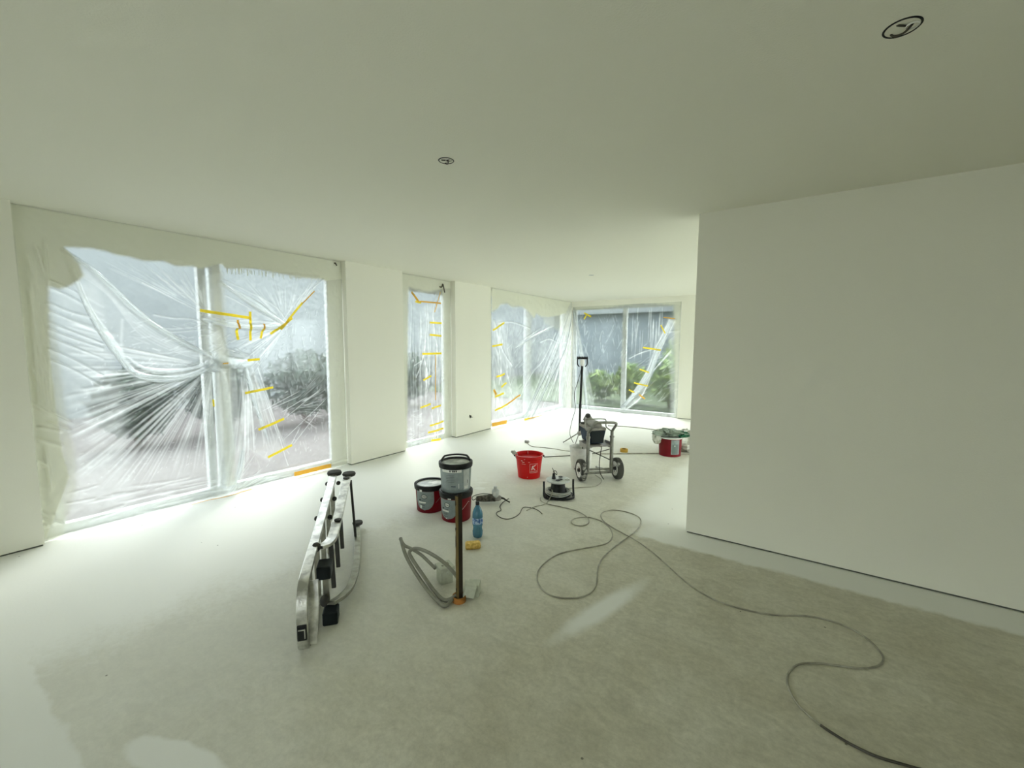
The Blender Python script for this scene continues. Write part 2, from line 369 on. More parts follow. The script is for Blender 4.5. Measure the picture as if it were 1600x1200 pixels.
# ceiling slab with real cut-outs for the recessed spots
HOLES = [(.186, 1.911, .047), (-1.711, 1.822, .041), (-2.687, 5.908, .035)]
OPENS = []
def plate(holes, x0, x1, y0, y1, z, m):
    s = MB(); xs = sorted([x0, x1]+[q for o_ in OPENS for q in o_[:2]]+[h[0]-.08 for h in holes]+[h[0]+.08 for h in holes]); ys = sorted([y0, y1]+[q for o_ in OPENS for q in o_[2:]]+[h[1]-.08 for h in holes]+[h[1]+.08 for h in holes])
    for i in range(len(xs)-1):
        for j in range(len(ys)-1):
            cx, cy_ = (xs[i]+xs[i+1])/2, (ys[j]+ys[j+1])/2
            if any(o_[0] < cx < o_[1] and o_[2] < cy_ < o_[3] for o_ in OPENS): continue
            h = [q for q in holes if abs(q[0]-cx) < .01 and abs(q[1]-cy_) < .01]
            s.add([(xs[i], ys[j], z+.2), (xs[i+1], ys[j], z+.2), (xs[i+1], ys[j+1], z+.2), (xs[i], ys[j+1], z+.2)], [(0, 1, 2, 3)])
            if not h: s.add([(xs[i], ys[j], z), (xs[i+1], ys[j], z), (xs[i+1], ys[j+1], z), (xs[i], ys[j+1], z)], [(3, 2, 1, 0)])
            else:
                r = h[0][2]; n = 32; v = []; f = []
                for k in range(n):
                    a = 2*PI*k/n+PI/4; c_, s_ = math.cos(a), math.sin(a); q = .08/max(abs(c_), abs(s_))
                    v += [(cx+c_*q, cy_+s_*q, z), (cx+c_*r, cy_+s_*r, z), (cx+c_*r, cy_+s_*r, z+.05)]
                for k in range(n):
                    b = (k+1) % n; f += [(k*3, b*3, b*3+1, k*3+1), (k*3+1, b*3+1, b*3+2, k*3+2)]
                s.add(v, f)
    for a, b, c, d in OPENS: s.add([(a, c, z), (b, c, z), (b, d, z), (a, d, z), (a, c, z+.2), (b, c, z+.2), (b, d, z+.2), (a, d, z+.2)], [(0, 1, 5, 4), (1, 2, 6, 5), (2, 3, 7, 6), (3, 0, 4, 7)])
    s.add([(x0, y0, z), (x0, y0, z+.2), (x0, y1, z+.2), (x0, y1, z)], [(0, 1, 2, 3)])
    s.add([(x1, y0, z), (x1, y0, z+.2), (x1, y1, z+.2), (x1, y1, z)], [(3, 2, 1, 0)])
    s.add([(x0, y0, z), (x0, y0, z+.2), (x1, y0, z+.2), (x1, y0, z)], [(3, 2, 1, 0)])
    s.add([(x0, y1, z), (x0, y1, z+.2), (x1, y1, z+.2), (x1, y1, z)], [(0, 1, 2, 3)])
    return s.build('ceiling', m)
struct(plate(HOLES, XO, X1, Y0, YFO, H, M['ceil']))
for i_, (a, b, c, d) in enumerate(OPENS):
    w = empty('window_%d' % (8+i_), ((a+b)/2, (c+d)/2, H)); w['kind'] = 'structure'
    hx, hy = (b-a)/2, (d-c)/2
    MB().box(-hx-.05, hx+.05, -hy-.05, -hy+.03, .20, .27).box(-hx-.05, hx+.05, hy-.03, hy+.05, .20, .27).box(-hx-.05, -hx+.03, -hy+.03, hy-.03, .20, .27).box(hx-.03, hx+.05, -hy+.03, hy-.03, .20, .27).build('window_frame', M['frame'], w)
    MB().box(-hx+.03, hx-.03, -hy+.03, hy-.03, .23, .236).build('pane', M['glass'], w)
G = .012
wl = MB()
for a, b in ((Y0, .554), (3.239, 4.137), (5.223, 6.175)): wl.box(XO, XW, a, b, G, H)
wl.box(XO, -5.0, .554, 3.239, 2.42, H).box(XO, -5.0, 4.137, 5.223, 2.40, H)
struct(wl.build('wall_left', M['wall']))
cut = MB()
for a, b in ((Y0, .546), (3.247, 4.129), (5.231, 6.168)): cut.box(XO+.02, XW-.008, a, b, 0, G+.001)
struct(cut.build('gap_strip_left', M['gap']), 'dark shadow gap under the left wall piers')  # set-back strip, dark to give the gap its shade
wf = MB().box(-2.226, .6, YF, YFO, G, H).box(4.1, X1, YF, YFO, G, H).box(.6, 4.1, YF, YFO, 2.42, H).box(XO, -4.737, YF, YFO, 0, H).box(-4.737, -2.226, YF+.02, YFO, 2.44, H)
struct(wf.build('wall_far', M['wall']))
struct(MB().box(-2.22, .59, YF+.008, YFO-.02, 0, G+.001).build('gap_strip_far', M['gap']))  # dark strip for the shadow gap, no skirting here
struct(MB().box(XR, X1, YR, YR+.12, G, H).build('wall_right', M['wall']))
struct(MB().box(XR+.007, X1-.01, YR+.008, YR+.112, 0, G+.001).build('gap_strip_right', M['gap']))  # same dark strip, shade of the gap under the right wall
struct(MB().box(X1, X1+.1, Y0, 4.1, 0, H).box(X1, X1+.1, 9.25, YFO, 0, H).box(X1, X1+.1, 4.1, 9.25, 2.42, H).build('wall_side', M['wall']))
struct(MB().box(XO, -1.5, Y0-.1, Y0, 0, H).box(.7, X1, Y0-.1, Y0, 0, H).box(-1.5, .7, Y0-.1, Y0, 2.42, H).build('wall_back', M['wall']))
# terrace outside
o = MB().box(-26, XO, -14, 40, -.2, -.1).box(XO, 14, YFO, 40, -.2, -.1).box(X1+.1, 14, -14, YFO, -.2, -.1).box(XO, X1+.1, -14, Y0-.1, -.2, -.1).build('terrace', M['paving']); struct(o)

def window(name, axis, u0, u1, z0, z1, plane, mull, outer=.05, depth=.06):
    """frame in a vertical plane: axis 'y' -> x = plane ; axis 'x' -> y = plane"""
    w = empty(name); w['kind'] = 'structure'
    def bx(s, ua, ub, za, zb, da, db):
        return s.box(plane-db, plane-da, ua, ub, za, zb) if axis == 'y' else s.box(ua, ub, plane+da, plane+db, za, zb)
    fr = MB(); bx(fr, u0, u0+outer, z0, z1, 0, depth); bx(fr, u1-outer, u1, z0, z1, 0, depth)
    bx(fr, u0+outer, u1-outer, z0, z0+.075, 0, depth); bx(fr, u0+outer, u1-outer, z1-.07, z1, 0, depth)
    fr.build('window_frame', M['frame'], w, bevel=.004)
    for a, b in mull: bx(MB(), a, b, z0+.075, z1-.07, -.012, depth).build('mullion', M['frame'], w, bevel=.004)
    edges = [u0+outer]+[q for ab in mull for q in ab]+[u1-outer]
    for i in range(0, len(edges), 2):
        if edges[i+1]-edges[i] > .03: bx(MB(), edges[i], edges[i+1], z0+.075, z1-.07, .028, .034).build('pane', M['glass'], w)
    return w
window('window_1', 'y', .56, 3.235, .0, 2.42, -4.93, [(1.734, 1.80), (1.835, 1.93)], outer=.14)
window('window_2', 'y', 4.142, 5.218, .0, 2.40, -4.90, [], outer=.09)
window('window_3', 'y', 6.18, 9.40, .0, 2.50, -4.93, [(7.62, 7.80)], outer=.12)
window('window_4', 'x', -4.73, -2.235, .0, 2.43, 9.43, [(-3.50, -3.40)], outer=.08)
window('window_5', 'x', -1.5, .7, .0, 2.42, Y0-.08, [(-.44, -.36)], outer=.06)  # unseen window added in the back wall to brighten the room
window('window_6', 'y', 4.1, 9.25, .0, 2.42, X1+.09, [(5.8, 5.9), (7.5, 7.6)], outer=.06)  # added out of view: extra daylight behind the right wall
window('window_7', 'x', .6, 4.1, .0, 2.42, YFO-.1, [(1.7, 1.78), (2.9, 2.98)], outer=.06)  # hidden from the camera, added to light the far end
o = MB().box(-12, 14, 10.6, 26, -.1, -.06).build('lawn', mat('lawn_grass', (.045, .075, .025), .9, bump=1., bscale=40, vscale=4, var_col=(.025, .04, .015))); struct(o)
# block between window 3 and the outer corner
struct(MB().box(XO, -4.93, 9.401, YFO, 0, H).build('wall_corner', M['wall']))
struct(MB().box(XO, -5.0, 6.175, 9.40, 2.50, H).build('trim_1', M['wall']))

# ------------------------------------------------------------------ masking film
def inpoly(U, V, poly):
    ins = np.zeros(U.shape, bool); n = len(poly); j = n-1
    for i in range(n):
        (xi, yi), (xj, yj) = poly[i], poly[j]
        c = ((yi > V) != (yj > V)) & (U < (xj-xi)*(V-yi)/((yj-yi) if yj != yi else 1e-9)+xi)
        ins ^= c; j = i
    return ins
def blur(A, k):
    for _ in range(k):
        A = (A+np.roll(A, 1, 0)+np.roll(A, -1, 0))/3; A = (A+np.roll(A, 1, 1)+np.roll(A, -1, 1))/3
    return A
class Film:
    def __init__(s, axis, u0, u1, z0, z1, plane, step, base=.22):
        s.axis, s.plane = axis, plane; s.ax = 0 if axis == 'y' else 1
        s.nu = int((u1-u0)/step)+1; s.nv = int((z1-z0)/step)+1
        s.u = np.linspace(u0, u1, s.nu); s.v = np.linspace(z0, z1, s.nv)
        s.U, s.V = np.meshgrid(s.u, s.v); s.step = step
        s.D = np.full(s.U.shape, base); s.Hh = np.zeros(s.U.shape); s.P = np.zeros(s.U.shape)
    def m(s, p):
        q = at(p[0], p[1], s.ax, s.plane); return ((q.y if s.axis == 'y' else q.x), q.z)
    def seg(s, a, b, w, d, h, taper=True):
        w = max(w, .8*s.step); R = 3*w
        i0, i1 = np.searchsorted(s.u, [min(a[0], b[0])-R, max(a[0], b[0])+R]); j0, j1 = np.searchsorted(s.v, [min(a[1], b[1])-R, max(a[1], b[1])+R])
        if i1 <= i0 or j1 <= j0: return
        U = s.U[j0:j1, i0:i1]; V = s.V[j0:j1, i0:i1]
        dx, dy = b[0]-a[0], b[1]-a[1]; L2 = dx*dx+dy*dy+1e-12
        t = np.clip(((U-a[0])*dx+(V-a[1])*dy)/L2, 0, 1)
        e = np.exp(-(((U-a[0]-t*dx)**2+(V-a[1]-t*dy)**2)/w**2))
        if taper: e = e*np.clip(np.minimum(t, 1-t)*6+.15, 0, 1)
        s.D[j0:j1, i0:i1] = 1-(1-s.D[j0:j1, i0:i1])*(1-np.clip(d, 0, 1)*e)
        s.Hh[j0:j1, i0:i1] = np.maximum(s.Hh[j0:j1, i0:i1], h*e) if h > 0 else s.Hh[j0:j1, i0:i1]+h*e
    def stroke(s, pts, w=.006, d=.6, h=.008, curve=True):
        P = [Vector((*s.m(p), 0)) for p in pts]
        if curve and len(P) > 2: P = crom(P, 6)
        # one stroke: use max along the polyline so joints do not double up
        D0 = s.D.copy() if len(P) > 2 else None
        if D0 is not None:
            tmpD, s.D = s.D, np.zeros(s.D.shape)
            for i in range(len(P)-1):
                keep = s.D.copy(); s.D = np.zeros(s.D.shape) ; s.seg(P[i], P[i+1], w, d, h, False); s.D = np.maximum(s.D, keep)
            s.D = 1-(1-tmpD)*(1-s.D)
        else: s.seg(P[0], P[1], w, d, h)
    def fan(s, c, targets, n, r0=(.05, .4), r1=(.6, 1.), w=(.003, .008), d=(.2, .6), h=.008):
        T = [s.m(p) for p in targets]; C = s.m(c); L = np.cumsum([0]+[math.dist(T[i], T[i+1]) for i in range(len(T)-1)])
        for k in range(n):
            q = rng.rand()*L[-1]; i = min(np.searchsorted(L, q, 'right')-1, len(T)-2); t = (q-L[i])/(L[i+1]-L[i]+1e-9)
            e = (T[i][0]+(T[i+1][0]-T[i][0])*t, T[i][1]+(T[i+1][1]-T[i][1])*t)
            a, b = rng.uniform(*r0), rng.uniform(*r1)
            s.seg((C[0]+(e[0]-C[0])*a, C[1]+(e[1]-C[1])*a), (C[0]+(e[0]-C[0])*b, C[1]+(e[1]-C[1])*b), rng.uniform(*w), rng.uniform(*d), h*rng.uniform(.4, 1))
    def region(s, poly, d, soft=3, h=0., paint=False):
        m_ = blur(inpoly(s.U, s.V, [s.m(p) for p in poly]).astype(float), soft)
        if paint: s.P = np.maximum(s.P, m_*d)
        else:
            s.D = 1-(1-s.D)*(1-m_*d) if d > 0 else s.D*(1+m_*d); s.Hh += h*m_
    def crinkle(s, poly, n, ln=(.03, .12), w=(.002, .005), d=(.15, .45), ang=(0, PI), h=.004):
        P = [s.m(p) for p in poly]; us = [p[0] for p in P]; vs = [p[1] for p in P]; k = 0; tries = 0
        while k < n and tries < n*20:
            tries += 1
            u, v = rng.uniform(min(us), max(us)), rng.uniform(min(vs), max(vs))
            if not inpoly(np.array([u]), np.array([v]), P)[0]: continue
            a = rng.uniform(*ang); L = rng.uniform(*ln); k += 1
            s.seg((u, v), (u+math.cos(a)*L, v+math.sin(a)*L), rng.uniform(*w), rng.uniform(*d), h)
    def noise(s, amp_d, amp_h, k=6, kv=None):
        for kk, a in ((k, 1.), (k*3, 1.2)):
            N = rng.randn(*s.D.shape); N = blur(N, kk); N /= N.std()+1e-9
            s.D = np.clip(s.D+amp_d*a*N, 0.02, 1); s.Hh += amp_h*a*N
    def build(s, parent, name='sheet'):
        s.D = np.clip(.58*s.D**1.25+.34*s.D**9, 0.015, .92); Hs = blur(s.Hh, 1)
        # pinned at the rim
        nu, nv = s.nu, s.nv
        co = np.zeros((nv, nu, 3)); sg = 1 if s.axis == 'y' else -1
        if s.axis == 'y': co[..., 0] = s.plane+Hs; co[..., 1] = s.U
        else: co[..., 0] = s.U; co[..., 1] = s.plane-Hs
        co[..., 2] = np.maximum(s.V, .004)
        idx = np.arange(nu*nv).reshape(nv, nu)
        q = np.stack([idx[:-1, :-1], idx[:-1, 1:], idx[1:, 1:], idx[1:, :-1]], -1).reshape(-1, 4)
        if s.axis == 'x': q = q[:, ::1]
        me = bpy.data.meshes.new(name); me.vertices.add(nu*nv); me.vertices.foreach_set('co', co.reshape(-1))
        me.loops.add(q.size); me.loops.foreach_set('vertex_index', q.reshape(-1).astype(np.int32))
        me.polygons.add(len(q)); me.polygons.foreach_set('loop_start', np.arange(0, q.size, 4, dtype=np.int32))
        me.polygons.foreach_set('use_smooth', np.ones(len(q), bool)); me.update(); me.validate()
        for nm, A in (('film_haze', s.D), ('paint', s.P)):
            a = me.attributes.new(nm, 'FLOAT', 'POINT'); a.data.foreach_set('value', A.reshape(-1).astype(np.float32))
        me.materials.append(M['film'])
        o = bpy.data.objects.new(name, me); COL.objects.link(o); o.parent = parent
        return o
    def tape(s, a, b, parent, w=.022, m='tape'):
        A, B = s.m(a), s.m(b); A = Vector((A[0], A[1])); B = Vector((B[0], B[1])); d = (B-A).normalized(); n_ = Vector((-d.y, d.x))*w/2
        i = np.clip(np.searchsorted(s.u, [A.x, B.x]), 0, s.nu-1); j = np.clip(np.searchsorted(s.v, [A.y, B.y]), 0, s.nv-1)
        N = 10; v = []; f = []
        for k in range(N+1):
            p = A+(B-A)*k/N; wob = .0015*math.sin(k*1.7+A.x*9)
            ii = int(np.clip(np.searchsorted(s.u, p.x), 4, s.nu-5)); jj = int(np.clip(np.searchsorted(s.v, p.y), 4, s.nv-5))
            hh = s.Hh[jj-3:jj+4, ii-3:ii+4].max()+.013+wob
            for q, z in ((p+n_, hh), (p-n_, hh), (p-n_, hh-.0012), (p+n_, hh-.0012)):
                zz = max(q.y, .004)
                v.append((s.plane+z, q.x, zz) if s.axis == 'y' else (q.x, s.plane-z, zz))
        for k in range(N):
            for e in range(4): f.append((k*4+e, k*4+(e+1) % 4, k*4+4+(e+1) % 4, k*4+4+e))
        f += [(3, 2, 1, 0), (N*4, N*4+1, N*4+2, N*4+3)]
        return obj('tape_strip', v, f, M[m], parent)

def bunch(F, pts, r, haze, parent, off=.02, seed=0, name='film_bunch'):
    R = np.random.RandomState(seed); P = [at(p[0], p[1], F.ax, F.plane) for p in pts]
    sh = Vector((off, 0, 0)) if F.axis == 'y' else Vector((0, -off, 0)); P = crom([p+sh for p in P], 9); n = 12; v = []; f = []
    ph = R.rand(4)*6
    for i, p in enumerate(P):
        t = (P[min(i+1, len(P)-1)]-P[max(i-1, 0)]).normalized(); N = sh.normalized(); B = t.cross(N).normalized(); u_ = i/(len(P)-1)
        e = r*(.35+.65*math.sin(PI*min(1, max(0, u_)))**.5)*(1+.16*math.sin(i*.35+ph[0])+.03*R.randn())
        for k in range(n):
            a = 2*PI*k/n; q = e*(1+.30*math.sin(3*a+i*.12+ph[1])+.30*math.sin(5*a-i*.07+ph[2]))
            v.append(p+B*math.cos(a)*q+N*math.sin(a)*q*.38)
    for i in range(len(P)-1):
        for k in range(n): f.append((i*n+k, i*n+(k+1) % n, (i+1)*n+(k+1) % n, (i+1)*n+k))
    o = obj(name, v, f, M['gathered'], parent, True)
    a = o.data.attributes.new('film_haze', 'FLOAT', 'POINT'); a.data.foreach_set('value', np.clip(haze*1.15+.10*np.repeat(R.randn(n)[None], len(P), 0).ravel(), .1, .9).astype(np.float32))
    o.matrix_parent_inverse = Matrix.Translation(parent.location).inverted(); return o
# --- film over window 1
F = Film('y', .558, 3.232, 0, 2.553, -4.81, .0055, base=.04)
root = empty('masking_film', (-4.81, 1.9, 0)); tag(root, 'clear plastic film with swags taped over the big left window', 'plastic sheet', 'masking films on the windows')
def pinv(o): o.location = o.location - o.parent.location if False else o.location; o.matrix_parent_inverse = Matrix.Translation(o.parent.location).inverted(); return o
glassL = [(75, 440), (330, 440), (340, 760), (95, 800)]
F.region([(76, 445), (330, 445), (338, 752), (100, 790)], .05, 6)
F.region([(78, 450), (150, 440), (190, 620), (210, 790), (95, 800)], .45, 30)          # left strip: white of the sun on the film, put into the haze
F.region([(95, 715), (340, 700), (345, 790), (80, 835)], .40, 18)
F.region([(350, 690), (515, 660), (530, 740), (350, 790)], .18, 14)
F.fan((332, 572), [(95, 520), (90, 640), (110, 740), (210, 790), (300, 760), (326, 735)], 150, (.05, .35), (.5, 1.), (.003, .010), (.18, .6), .010)
F.fan((332, 572), [(95, 470), (90, 640), (110, 760)], 26, (.55, .75), (.85, 1.), (.012, .026), (.3, .6), .016)
F.fan((320, 488), [(110, 395), (200, 400), (280, 412), (318, 432)], 34, (.02, .4), (.5, 1), (.003, .009), (.25, .65), .010)
F.stroke([(222, 442), (270, 466), (316, 489)], .005, .9, .01)
F.region([(100, 392), (150, 425), (215, 490), (270, 528), (328, 560), (325, 577), (300, 588), (262, 592), (215, 588), (190, 560), (150, 505), (128, 460)], .38, 5, .02)
for k in range(7): F.stroke([(100+k*2, 392+k*5), (150+k*3, 432+k*5), (215, 490+k*5), (270, 528+k*3.5), (325, 556+k*1.5)], .006+.004*rng.rand(), .45, .016)
F.stroke([(100, 392), (150, 428), (215, 488), (270, 526), (328, 556)], .014, .85, .03)
F.stroke([(112, 420), (140, 485), (185, 555), (212, 587), (262, 592), (305, 584), (330, 572)], .011, .85, .03)
F.stroke([(190, 500), (192, 560), (230, 582), (280, 585), (325, 566)], .012, .6, .02)
F.stroke([(240, 492), (270, 497), (300, 499), (322, 507)], .009, .7, .02); F.stroke([(220, 500), (262, 518), (318, 515)], .008, .6, .02)
F.stroke([(200, 488), (250, 512), (300, 512)], .007, .5, .014); F.stroke([(186, 540), (240, 552), (300, 548)], .007, .5, .014)
F.crinkle([(190, 500), (325, 500), (325, 580), (215, 585)], 70, (.04, .16), (.003, .007), (.3, .6), (-.6, .6), .01)
F.region([(318, 505), (345, 512), (352, 545), (392, 556), (350, 580), (322, 575)], .5, 5, .03)
F.crinkle([(318, 510), (385, 545), (350, 580), (322, 575)], 40, (.03, .1), (.003, .007), (.3, .7), (-1, 1), .012)
F.region([(316, 430), (353, 425), (352, 735), (338, 760)], .45, 3)
# right pane swag
F.region([(352, 418), (500, 432), (442, 508), (352, 505)], .20, 5, .01)
F.stroke([(345, 443), (385, 470), (415, 488), (444, 507)], .020, .85, .035)
F.stroke([(352, 462), (390, 482), (440, 508)], .008, .7, .02); F.stroke([(350, 438), (400, 462), (430, 480), (446, 500)], .010, .6, .02)
F.stroke([(318, 497), (360, 508), (400, 512), (446, 510)], .018, .85, .03)
F.stroke([(330, 505), (370, 500), (440, 505)], .010, .6, .02)
F.stroke([(505, 436), (480, 460), (446, 505)], .007, .8, .012); F.stroke([(498, 440), (470, 462), (442, 500)], .006, .6, .01)
F.fan((446, 508), [(352, 436), (400, 428), (505, 432)], 40, (.1, .5), (.6, 1), (.003, .008), (.25, .6), .01)
F.fan((448, 508), [(352, 530), (352, 560), (380, 590), (405, 585)], 38, (.05, .3), (.6, 1.), (.002, .006), (.3, .6), .008)
# curtain of film below the handle
F.region([(340, 562), (402, 560), (420, 620), (440, 700), (420, 720), (385, 700), (372, 775), (345, 790), (341, 700)], .30, 5, .012)
F.region([(342, 570), (368, 575), (376, 690), (368, 770), (338, 785), (345, 690)], .42, 5, .02)
F.fan((384, 545), [(346, 770), (372, 770), (395, 715), (420, 712), (447, 700)], 80, (.15, .5), (.55, 1.), (.003, .008), (.25, .65), .012)
F.stroke([(402, 575), (424, 640), (445, 712), (450, 727)], .005, .8, .01); F.stroke([(356, 575), (358, 640), (362, 700), (352, 760)], .008, .7, .015)
F.stroke([(376, 590), (383, 680), (376, 745), (350, 780)], .008, .7, .015)
for a, b in (((404, 645), (470, 610)), ((440, 690), (515, 618)), ((456, 697), (500, 640)), ((443, 655), (505, 604)), ((438, 645), (480, 620)), ((452, 700), (470, 665)), ((420, 640), (470, 618))): F.stroke([a, b], .004, .8, .008)
F.fan((450, 640), [(508, 560), (512, 700)], 30, (.2, .5), (.6, 1.), (.002, .005), (.2, .5), .006)
F.crinkle([(380, 540), (510, 440), (512, 700), (400, 740)], 130, (.02, .14), (.002, .005), (.15, .5), (1.2, 1.9), .004)
F.crinkle([(380, 540), (510, 440), (512, 700), (400, 740)], 130, (.01, .06), (.002, .004), (.2, .6), (0, PI), .004)
F.crinkle([(110, 470), (330, 600), (330, 740), (120, 780)], 260, (.006, .03), (.002, .005), (.2, .6), (0, PI), .003)
F.crinkle([(82, 770), (520, 720), (520, 760), (82, 835)], 45, (.08, .35), (.004, .012), (.2, .6), (-.12, .12), .012)
F.stroke([(183, 786), (340, 752)], .007, .8, .012); F.stroke([(386, 745), (518, 719)], .008, .8, .012)
F.fan((345, 785), [(392, 690), (430, 740), (470, 760)], 20, (.1, .3), (.6, 1.), (.003, .009), (.3, .6), .012)
# left rim, hanging creases
F.region([(22, 320), (75, 430), (84, 560), (95, 700), (112, 760), (85, 838), (60, 838), (20, 330)], .25, 8)
for k in range(26):
    x = rng.uniform(28, 74); y = rng.uniform(340, 700)
    F.stroke([(x, y), (x+rng.uniform(4, 18), y+rng.uniform(30, 110))], rng.uniform(.004, .010), .5, rng.uniform(.012, .03))
for k in range(10):
    x = rng.uniform(40, 80); y = rng.uniform(600, 820); F.stroke([(x, y), (x+rng.uniform(20, 50), y+rng.uniform(0, 25))], .012, .4, .022)
for k in range(9):
    y = 440+k*15+rng.uniform(-5, 5); F.stroke([(76, y), (110, y+14), (160, y+34+rng.uniform(-8, 12))], .010, .45, .018)
# wall paint sprayed onto the upper and left rim of the film
F.region([(0, 290), (540, 390), (540, 436), (512, 440), (500, 436), (470, 434), (440, 428), (420, 424), (400, 420), (352, 420), (346, 412), (315, 420), (300, 416), (275, 416), (255, 408), (225, 408), (205, 402), (180, 398), (165, 392), (140, 388), (100, 386), (124, 414), (130, 432), (112, 446), (92, 452), (76, 447), (80, 560), (90, 640), (98, 700), (110, 745), (90, 800), (70, 850), (0, 860)], 1, 4, paint=True)
F.region([(76, 448), (92, 560), (100, 640), (115, 700), (120, 760), (95, 840), (70, 850), (60, 600)], .55, 12, paint=True)
F.region([(510, 430), (545, 400), (560, 740), (518, 745)], .75, 7, paint=True)
for k in range(60):
    x = rng.uniform(352, 500); y = 420+(x-352)*.09
    a = F.m((x, y-2)); b = F.m((x, y+rng.uniform(2, 9))); i = int(np.searchsorted(F.u, a[0])); j0, j1 = sorted((int(np.searchsorted(F.v, b[1])), int(np.searchsorted(F.v, a[1]))))
    if 1 < i < F.nu-1: F.P[j0:j1, i] = .9
P0 = F.m((331, 600))[0]
F.P = np.maximum(F.P, .42*np.exp(-((F.U-F.m((344, 500))[0])/.05)**4)*(F.V > .1))
F.noise(.012, .0006, 4)
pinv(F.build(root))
for a, b, w, c in [((311, 485), (390, 497), .028, 'tape'), ((369, 500), (372, 514), .02, 'tape_orange'), ((368, 513), (371, 531), .024, 'tape'), ((389, 487), (390, 532), .024, 'tape'),
                   ((411, 506), (410, 515), .018, 'tape_orange'), ((409, 514), (406, 529), .022, 'tape'), ((490, 455), (470, 475), .012, 'tape_orange'), ((471, 473), (436, 515), .022, 'tape'),
                   ((455, 497), (421, 522), .024, 'tape'), ((384, 563), (404, 561), .024, 'tape'), ((381, 614), (426, 605), .024, 'tape'), ((402, 671), (443, 654), .026, 'tape'),
                   ((417, 714), (455, 695), .026, 'tape'), ((459, 741), (516, 727), .050, 'tape_orange'), ((298, 789), (392, 764), .016, 'tape_orange'), ((344, 568), (353, 567), .012, 'tape_orange'), ((332, 624), (333, 635), .016, 'tape')]:
    pinv(F.tape(a, b, root, w, c))

for k_, (p_, r_, h_) in enumerate([([(100, 392), (150, 428), (215, 488), (270, 526), (328, 556)], .022, .42), ([(120, 440), (142, 490), (185, 552), (213, 584), (262, 592), (305, 584), (332, 571)], .026, .42),
        ([(196, 556), (225, 575), (262, 580), (300, 576), (328, 566)], .016, .35), ([(346, 443), (385, 468), (415, 487), (444, 506)], .030, .45), ([(318, 498), (360, 507), (400, 511), (446, 509)], .028, .45),
        ([(325, 555), (345, 562), (370, 568), (396, 566)], .040, .5), ([(330, 560), (334, 570), (345, 578)], .05, .45), ([(347, 575), (356, 640), (360, 700), (350, 765)], .030, .32), ([(385, 575), (398, 630), (420, 690)], .020, .3), ([(380, 700), (370, 745), (345, 786)], .022, .3)]):
    bunch(F, p_, r_, h_, root, .006, k_)
# --- film over the narrow window 2
F = Film('y', 4.14, 5.215, 0, 2.553, -4.83, .0085, base=.10)
root = empty('masking_film', (-4.83, 4.7, 0)); tag(root, 'plastic film with many short tape strips on the narrow tall window', 'plastic sheet', 'masking films on the windows')
F.region([(656, 480), (692, 470), (694, 690), (655, 695)], .35, 6)
for k in range(40):
    x = rng.uniform(655, 690); y = rng.uniform(470, 640); F.stroke([(x, y), (x+rng.uniform(-3, 3), y+rng.uniform(20, 70))], rng.uniform(.005, .011), .6, .012)
for k in range(22):
    x = rng.uniform(640, 660); y = rng.uniform(465, 640); F.stroke([(x, y), (x+rng.uniform(-2, 2), y+rng.uniform(30, 80))], rng.uniform(.005, .011), .3, .010)
for p in [[(668, 475), (665, 520), (661, 556), (650, 590)], [(661, 556), (667, 580), (670, 600)], [(684, 455), (676, 490), (682, 540)], [(646, 572), (660, 562)], [(672, 640), (682, 690)], [(690, 635), (676, 690)]]: F.stroke(p, .010, .8, .015)
F.region([(634, 620), (652, 615), (652, 700), (634, 710)], .35, 6); F.crinkle([(636, 640), (655, 640), (655, 695), (636, 700)], 24, (.05, .15), (.006, .012), (.3, .6), (-.5, .5), .01)
F.region([(620, 400), (710, 425), (710, 452), (690, 452), (670, 456), (650, 452), (638, 448), (636, 700), (625, 710)], .9, 4, paint=True)
F.region([(691, 440), (710, 440), (710, 700), (694, 700)], .6, 4, paint=True)
F.noise(.04, .0006, 4); pinv(F.build(root))
for a, b, w, c in [((642, 456), (653, 471), .035, 'tape_orange'), ((648, 471), (657, 473), .03, 'tape'), ((655, 471), (688, 474), .022, 'tape_orange'), ((687, 456), (677, 488), .014, 'tape_orange'), ((670, 504), (689, 505), .028, 'tape'),
                   ((670, 523), (688, 525), .028, 'tape'), ((658, 553), (688, 552), .03, 'tape'), ((679, 555), (679, 625), .014, 'tape_orange'), ((660, 594), (672, 587), .028, 'tape'), ((655, 637), (672, 631), .026, 'tape'),
                   ((673, 638), (688, 633), .026, 'tape'), ((671, 665), (692, 658), .026, 'tape'), ((668, 676), (692, 669), .028, 'tape'), ((673, 688), (688, 686), .034, 'tape')]:
    pinv(F.tape(a, b, root, w, c))

